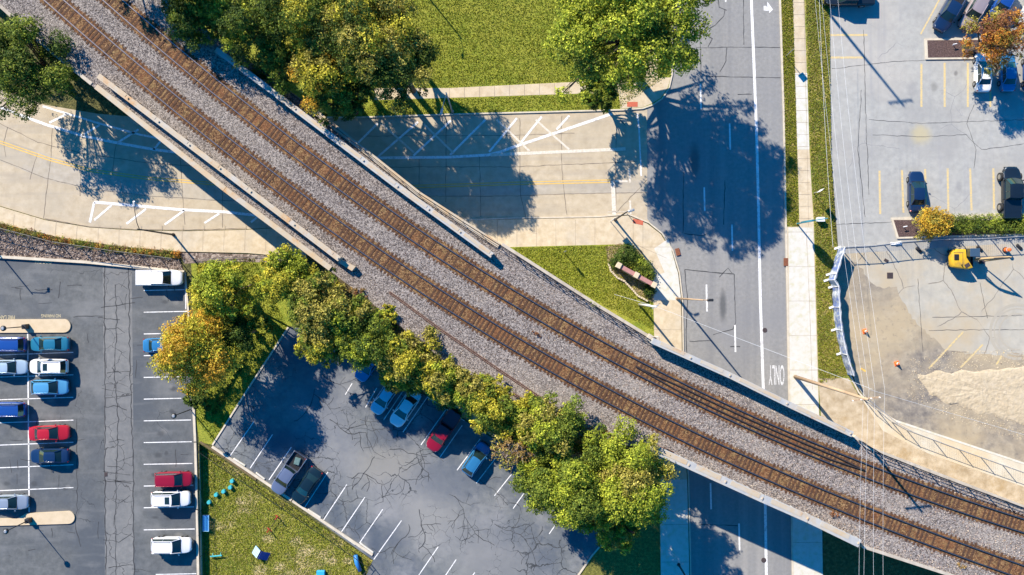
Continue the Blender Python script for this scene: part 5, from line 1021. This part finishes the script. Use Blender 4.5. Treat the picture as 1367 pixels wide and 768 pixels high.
def utility(u, v, hgt, label, arms=1, r=.2, dirx=1.0, ground=.12):
    t = thing('utility_pole', label, 'utility pole', P(u, v, ground), 0)
    pole_to(None, hgt, r*1.15, r*.7, WOODP, t, 'pole', 10)
    for k in range(arms):
        b = MB(); b.box((0, 0, hgt-.5-k*1.1), (3.0, .14, .16), .12); a = b.build('crossarm', WOODP, t)
        for q in (-1.35, -.5, .5, 1.35): i_ = MB(); i_.tube([(q, q*.12, hgt-.42-k*1.1), (q, q*.12, hgt-.2-k*1.1)], [.07, .04], 8); i_.build('insulator', WHITEM, a)
    return t
utility(1061.5, 503, 20.4, 'tall tan utility pole on the white sidewalk leaning toward the right frame edge')
utility(1002, -112, 20.4, 'utility pole beyond the top edge that carries the long white wires')
utility(1075, 1085, 18.0, 'utility pole beyond the bottom edge that carries the long white wires')
b = MB(); 
tp = thing('utility_pole', 'slim pale utility pole on the grass below the brick sign', 'utility pole', P(853, 406.5, .13), 0); pole_to(None, 11.8, .14, .10, WHITEM, tp)
b = MB(); b.box((0, 0, 11.5), (.9, .1, .1), .5); b.build('crossarm', GALV, tp)
def wire(a, c, sag, label, r=.009, m=None, n=24):
    A_, C_ = Vector(a), Vector(c); b = MB(); pts = []
    for k in range(n+1): q = k/n; p = A_.lerp(C_, q); pts.append((p.x, p.y, p.z-sag*4*q*(1-q)))
    b.tube(pts, r, 4); return tag(b.build('overhead_wire', m or WHITEM, center=True), label, 'wire', 'overhead wires')
T0, T1, T2 = P(1002, -112), P(1061.5, 503), P(1075, 1085)
nm = ('leftmost', 'second', 'third', 'rightmost')
for i, (o0, o1) in enumerate(((-1.35, -1.35), (-.5, -.5), (.5, .5), (1.35, 1.35))):
    q = P(1085+o0*12, -245, 20.0); e = P((1153, 1160, 1168, 1181)[i], 519.5, 20.0)
    wire(q, e, 1.6, nm[i]+' of the white overhead wires crossing the east lot')
    f = P((1150, 1155, 1173, 1186)[i]+(3, 4, 8, 8)[i], 1230, 18.0)
    wire(e, f, 1.2, nm[i]+' of the white overhead wires crossing the tracks')
wire(P(1092, -60, 9), P(1112, 330, 9), .5, 'low cable hanging above the verge west of the east lot', .014)
wire(P(876, 409.5, 11.6), P(1165, 520, 18.5), .8, 'thin diagonal wire from the slim pole over the main road', .013)
wire(P(876, 409.5, 11.4), P(820, 393, 2.5), .0, 'thin guy wire from the slim pole to the grass', .014)
wire(P(1160, 520, 16.5), P(1400, 590, 12), .6, 'thin wire running from the tall pole to the right edge', .012)

def sign(u, v, hgt, label, panel=(.45, .6), rz=0.0, m=WHITEM, ground=.13, pm=None, thick=.03, lean=0):
    t = thing('street_sign', label, 'sign', P(u, v, ground), rz)
    b = MB(); b.tube([(0, 0, 0), (0, 0, hgt)], .04, 6); b.build('post', GALV, t)
    b = MB(); b.box((0, .05, hgt-panel[1]/2), (panel[0], thick, panel[1]), bevel=.01); b.build('panel', pm or m, t); return t
sign(1049, 75, 2.7, 'diamond road sign on the verge by the upper sidewalk', (.75, .75), R(38), GALV)
sign(1086, 258, 2.9, 'white rectangular sign on the verge near the oval sign', (.65, 1.1), R(38), WHITEM, pm=WHITEM)
sign(753, 337, 2.7, 'thin sign post in the grass triangle', (.32, .9), R(20), GALV)
sign(815, 296, 3.3, 'sign with tall narrow panel beside the corner street lamp', (.75, 1.4), R(38), WHITEM)
sign(836, 284, 1.2, 'short white marker post with red band at the corner kerb', (.25, .35), R(0), WHITEM, pm=WHITEM)
t = thing('oval_sign', 'teal oval sign on a post standing on the verge near the white box', 'sign', P(1064, 299, .12), R(8))
b = MB(); b.tube([(0, 0, 0), (0, 0, 3.0)], .09, 8); b.build('post', TEAL, t)
b = MB(); rg = [[(1.1*.62*math.cos(a), y, 3.6+1.35*math.sin(a)) for a in [2*math.pi*k/24 for k in range(24)]] for y in (-.1, .1)]; b.loft(rg, True, True, True); b.build('panel', TEAL, t)
b = MB(); b.tube([(0, 0, 3.0), (.9, 0, 4.6), (1.9, 0, 5.0)], .06, 6); b.build('bracket', TEAL, t)
b = MB(); b.box((0, 0, .35), (.85, .5, .7), bevel=.04); b.box((0, 0, .72), (.9, .55, .05)); o = b.build('utility_box', WHITEM); o.location = P(1093.5, 293.5, .12); tag(o, 'small white utility box on the verge beside the oval sign', 'utility box')
b = MB(); b.box((0, 0, .08), (1.4, .35, .12), bevel=.03); b.box((.2, .1, .2), (.8, .3, .12), .2, bevel=.03); o = b.build('barrier_base', WHITEM); o.location = P(1196, 325.5, .02); tag(o, 'white plastic barrier foot lying at the temporary fence', 'barrier')
for (u, v, l) in ((1183, 348, 'small dark plate on the lot inside the fence shadow left of the excavator'),): b = MB(); b.box((0, 0, .03), (.55, .35, .05), -.5, bevel=.01); o = b.build('metal_plate', DKIRON); o.location = P(u, v, .02); tag(o, l, 'plate')
b = MB(); b.box((0, 0, .3), (1.0, 1.0, .6), .2, bevel=.05); b.box((0, 0, .62), (.9, .5, .06), .2); o = b.build('signal_cabinet', WALL); o.location = P(874, 455, ZB); tag(o, 'pale concrete box at the north corner of the road bridge', 'cabinet')

# brick monument sign
A_, C_ = Vector(P(826, 354.5, 1.8)), Vector(P(873, 380.5, 1.8)); d = C_-A_; an = math.atan2(d.y, d.x)
t = thing('brick_sign_wall', 'red brick sign wall with pale stone piers among shrubs on the grass triangle', 'sign wall', ((A_.x+C_.x)/2, (A_.y+C_.y)/2, .13), an); L_ = d.length
b = MB(); b.box((0, 0, .8), (L_-.1, .38, 1.6)); b.build('wall', BRICK, t)
b = MB(); b.box((-L_*.22, 0, 1.66), (L_*.42, .52, .12), bevel=.02); b.box((L_*.24, 0, 1.66), (L_*.42, .52, .12), bevel=.02); b.build('coping', COPING, t)
for q in (-.5, 0, .5): b = MB(); b.box((q*L_, 0, .92), (.5, .6, 1.84), bevel=.03); b.box((q*L_, 0, 1.88), (.6, .7, .1), bevel=.02); b.build('pier', LIMEST, t)
b = MB(); b.box((0, -.24, .95), (L_*.7, .08, .8), bevel=.02); b.build('sign_panel', LIMEST, t)
b = MB(); pts = [(812, 352), (815, 362), (824, 371), (834, 376), (842, 385), (851, 395), (864, 402)]; pw = PL(wander(pts, .2, 3)); b.ribbon(pw, .22, .34); 
for (x0, y0), (x1, y1) in zip(pw[:-1], pw[1:]): b.box(((x0+x1)/2, (y0+y1)/2, .26), (math.hypot(x1-x0, y1-y0)+.05, .21, .30), math.atan2(y1-y0, x1-x0))
tag(b.build('planter_edge', LIMEST, center=True), 'low curved stone edge in front of the brick sign wall', 'planter edge')
flat('sign_bed', [(808, 330), (828, 325), (856, 334), (872, 368), (872, 404), (851, 396), (840, 384), (824, 372), (813, 360)], mat('tan planting soil', [(.16, .11, .05), (.30, .22, .12), (.38, .30, .18)], scale=2.5, rough=.95, bump=.04, bscale=8), .141)

# excavator
ec = P(1284, 345, 1.2); t = thing('excavator', 'yellow mini excavator with raised folded arm in the work lot', 'excavator', (ec[0], ec[1], .02), 0); t.scale = (.93,)*3; ex, ey = ec[0], ec[1]
def rel(p): return (p[0]-ex, p[1]-ey, p[2])
for s in (1, -1):
    b = MB(); b.box((.1, s*.95, .33), (3.0, .45, .62), bevel=.2); 
    for k in range(16): b.box((-1.35+k*.19, s*.95, .655), (.08, .46, .03))
    b.build('crawler_track', TRIM, t)
b = MB(); b.box((.1, 0, .45), (1.6, 1.5, .35)); b.box((1.9, 0, .3), (.12, 2.2, .5), bevel=.03); b.box((1.5, .4, .35), (.7, .12, .12)); b.box((1.5, -.4, .35), (.7, .12, .12)); b.build('undercarriage', DKIRON, t)
bo = MB(); ol = [(-1.5, -.85), (-1.3, -1.15), (-.5, -1.3), (.75, -1.45), (1.35, -1.3), (.75, -.35), (.45, .1), (.35, 1.2), (-.8, 1.25), (-1.35, .9), (-1.55, .2)]
bo.loft([[(x*q, y*q, z) for x, y in ol] for q, z in ((.98, .75), (1, .85), (1, 1.45), (.95, 1.62), (.85, 1.68))], True, True, True); body_ = bo.build('upper_body', YEXC, t, smooth=True, angle=R(30))
b = MB(); b.box((-.1, -.2, 1.69), (.04, 2.0, .02)); b.box((-.7, .75, 1.69), (1.3, .04, .02)); b.box((.5, -.95, 1.69), (.7, .5, .03), .5); b.build('panel_seam', DKIRON, body_)
b = MB(); b.box((-.95, .15, 1.72), (.6, .75, .1), bevel=.02); b.build('engine_grille', TRIM, body_)
b = MB(); b.tube([(-.3, -.9, 1.65), (-.3, -.9, 2.0)], .06, 8); b.build('exhaust', TRIM, body_)
b = MB(); b.box((1.05, .72, 1.65), (1.35, 1.15, 1.7), taper=.92, bevel=.08); cb = b.build('cab', GLASS, t)
b = MB(); b.box((1.05, .72, 2.53), (1.3, 1.1, .09), bevel=.03); b.build('cab_roof', mat('blue grey cab roof', [(.04, .08, .13)], rough=.4), cb)
pv, apx, bk = Vector(rel(P(1303, 347, 1.3))), Vector(rel(P(1352, 343.5, 4.3))), Vector(rel(P(1316, 349, .9)))
b = MB(); mid = pv.lerp(apx, .5)+Vector((-.5, 0, .7)); b.tube([pv, pv.lerp(mid, .5)+Vector((-.15, 0, .1)), mid, apx], [.17, .2, .22, .15], 4); b.build('boom', BOOMP, t)
b = MB(); b.tube([apx+Vector((.25, 0, .25)), apx, apx.lerp(bk, .5), bk], [.08, .17, .14, .10], 4); b.build('stick', BOOMP, t)
for a_, c2 in ((pv+Vector((.3, .15, .1)), mid), (mid+Vector((.2, 0, .3)), apx+Vector((.25, 0, .25)))): b = MB(); b.tube([a_, Vector(a_).lerp(c2, .55)], .075, 8); b.tube([Vector(a_).lerp(c2, .5), c2], .04, 8); b.build('hydraulic_cylinder', DKIRON, t)
b = MB(); rg = []
for y in (-.35, .35): rg.append([(bk.x+q[0], bk.y+y, bk.z+q[1]) for q in ((-.35, .1), (-.45, -.35), (-.2, -.75), (.2, -.85), (.45, -.6), (.2, -.55), (-.1, -.4), (.05, .15))])
b.loft(rg, True, True, True); b.build('bucket', DKIRON, t)
# traffic barrels and cones
def drum(u, v, label, tilt=False, name='traffic_barrel'):
    t = thing(name, label, 'traffic barrel', P(u, v, .02), 0, 'orange traffic barrels'); b = MB(); b.cyl((0, 0, 0), .38, .12, 8); b.build('base', TRIM, t)
    b = MB(); b.tube([(0, 0, .1), (0, 0, .35), (0, 0, .65), (0, 0, .95), (0, 0, 1.02)], [.30, .28, .26, .22, .12], 14); b.build('drum', ORANGE, t, smooth=True, angle=R(40))
    for z in (.3, .6): b = MB(); b.tube([(0, 0, z), (0, 0, z+.12)], [.295-z*.05, .29-z*.05], 14); b.build('reflective_band', WHITEM, t)
    return t
def cone(u, v, label):
    t = thing('traffic_cone', label, 'traffic cone', P(u, v, .02), .3, 'orange traffic cones'); b = MB(); b.box((0, 0, .03), (.62, .62, .06), bevel=.02); b.build('base', ORANGE, t)
    b = MB(); b.tube([(0, 0, .06), (0, 0, .7)], [.27, .05], 14); b.build('cone', ORANGE, t, smooth=True, angle=R(40)); b = MB(); b.tube([(0, 0, .32), (0, 0, .46)], [.18, .135], 14); b.build('reflective_band', WHITEM, t)
cone(1154.5, 442.5, 'orange traffic cone nearer the fabric fence in the work lot'); cone(1197, 485.5, 'orange traffic cone in the work lot left of the sand pile')
drum(1342, 334, 'orange and white traffic barrel above the excavator arm')
for (u, v, l) in ((1307, 332, 'dark sandbag right behind the excavator cab'), (1360, 330, 'dark sandbag near the right edge at the temporary fence'), (1226, 334, 'dark sandbag in the shade of the golden shrub')):
    b = MB(); b.box((0, 0, .1), (.95, .38, .2), -.75, bevel=.08); o = b.build('sandbag', TRIM, smooth=True); o.location = P(u, v, .02); tag(o, l, 'sandbag', 'sandbags holding the temporary fence')
for (u, v, l) in ((1206, 303, 'white sprinkler fitting in the mulch beside the golden shrub'), (1272, 60.5, 'white sprinkler fitting in the mulch bed below the angled pickups')):
    t = thing('sprinkler', l, 'sprinkler', P(u, v, .16), .2); b = MB(); b.tube([(0, 0, 0), (0, 0, .5)], .05, 6); b.build('riser', WHITEM, t); b = MB(); b.tube([(-.25, 0, .5), (.25, 0, .5)], .06, 6); b.build('head', WHITEM, t)

# dog park equipment
for i, (u, v, l) in enumerate(((311, 641.5, 'topmost turquoise stepping post of the dog park'), (308.5, 650, 'second turquoise stepping post from the top'), (299.5, 655.5, 'middle turquoise stepping post of the bent row'), (289.5, 660, 'fourth turquoise stepping post, left of the middle one'), (280, 670, 'turquoise stepping post nearest the blue bench'))):
    b = MB(); b.cyl((0, 0, 0), .26, .5-i*.03, 14, .25); b.cyl((0, 0, .5-i*.03), .21, .03, 14); o = b.build('stepping_post', TURQ); o.location = P(u, v, -.9); tag(o, l, 'stepping post', 'stepping posts in the dog park')
def relm(u, v, z): return P(u, v, z)
t = thing('blue_bench', 'blue frame bench by the dark fence of the dog park', 'bench', P(277, 697, -.9), R(90)); b = MB()
for k in range(3): b.box((0, -.25+k*.25, .5), (2.0, .18, .05), bevel=.01)
b.build('seat', BLUEP, t)
for x in (-.85, .85):
    b = MB(); b.box((x, 0, .25), (.08, .6, .5)); b.build('leg', NAVY, t)
b = MB(); b.tube([(-1.02, -.38, .56), (1.02, -.38, .56), (1.02, .38, .56), (-1.02, .38, .56), (-1.02, -.38, .56)], .04, 5); b.build('frame', BLUEL, t)
t = thing('agility_ramp', 'blue a-frame dog ramp with slatted light blue side', 'ramp', P(351, 739, -.9), R(-28)); 
b = MB(); M_ = Matrix.Rotation(R(28), 3, 'Y'); b.box((-.78, 0, .48), (1.15, 1.05, .06), rot=Matrix.Rotation(R(-38), 3, 'Y')); b.build('light_side', BLUEL, t)
b = MB(); 
for k in range(5): b.box((-1.15+k*.2, 0, .24+k*.155), (.04, 1.05, .05), rot=Matrix.Rotation(R(-38), 3, 'Y'))
b.build('cleat', WHITEM, t)
b = MB(); b.box((.35, 0, .48), (1.3, 1.05, .06), rot=Matrix.Rotation(R(38), 3, 'Y')); b.build('dark_side', NAVY, t)
t = thing('jump_hurdle', 'red post jump hurdle in the dog park', 'hurdle', P(365, 698, -.9), 0)
for (u, v) in ((371, 690), (360, 707)):
    q = P(u, v, -.9); b = MB(); b.tube([(q[0]-t.location[0], q[1]-t.location[1], 0), (q[0]-t.location[0], q[1]-t.location[1], 1.1)], .07, 8); b.box((q[0]-t.location[0], q[1]-t.location[1], .04), (.7, .12, .08), -.7); b.build('post', REDM, t)
a_, c2 = P(371, 690, -.5), P(360, 707, -.5); b = MB(); b.tube([rel_ for rel_ in ((a_[0]-t.location[0], a_[1]-t.location[1], .4), (c2[0]-t.location[0], c2[1]-t.location[1], .4))], .03, 6); b.build('bar', BLACKM, t)
t = thing('spring_toy', 'small turquoise see-saw frame near the bottom of the fence', 'play frame', P(290, 741, -.9), .1); b = MB(); b.box((0, 0, .4), (1.5, .16, .08), bevel=.02); b.build('beam', TURQ, t)
for x in (-.5, .5): b = MB(); b.tube([(x, -.25, 0), (x, 0, .4), (x, .25, 0)], .04, 6); b.build('leg', TURQ, t)
b = MB(); b.box((0, 0, .22), (1.05, .8, .44), bevel=.06); b.box((0, 0, .46), (.95, .7, .04)); o = b.build('pause_table', mat('bright blue table', [(.03, .35, .62)], rough=.5)); o.location = P(429, 765, -.9); tag(o, 'bright blue pause table at the bottom edge of the dog park', 'table')
b = MB(); pts = [P(474.5, 741, -.5), P(476.5, 752, -.4), P(481, 762, -.5)]; b.tube([tuple(p) for p in pts], [.28, .3, .28], 10); tag(b.build('agility_tunnel', BLUEP, smooth=True, center=True), 'short curved blue tunnel at the dog park corner', 'tunnel')
t = thing('park_gate', 'black metal gate at the corner of the dog park and the diagonal lot', 'gate', P(497, 750, -.9)); q = P(484, 768, -.9); dx, dy = q[0]-t.location[0], q[1]-t.location[1]
for s in (0, 1): b = MB(); b.tube([(dx*s, dy*s, 0), (dx*s, dy*s, 2.2)], .06, 6); b.build('post', BLACKM, t)
b = MB()
for z in (.9, 1.5, 2.1): b.tube([(0, 0, z), (dx, dy, z)], .035, 5)
for k in range(1, 14): b.tube([(dx*k/14, dy*k/14, .9), (dx*k/14, dy*k/14, 2.1)], .018, 4)
b.build('bars', BLACKM, t)
t = thing('light_mast', 'mast beyond the left edge that throws the double shadow on the west lot', 'lamp', P(-18, 318, .1)); pole_to(None, 6.0, .1, .07, BLACKM, t)
b = MB(); b.tube([(0, 0, 5.8), (1.6, .15, 6.0), (2.0, .5, 6.0)], .05, 6); b.build('arm', BLACKM, t); b = MB(); b.box((2.0, .55, 6.0), (.35, .6, .15), bevel=.05); b.build('lamp_head', BLACKM, t)
print('objects', len(bpy.data.objects))
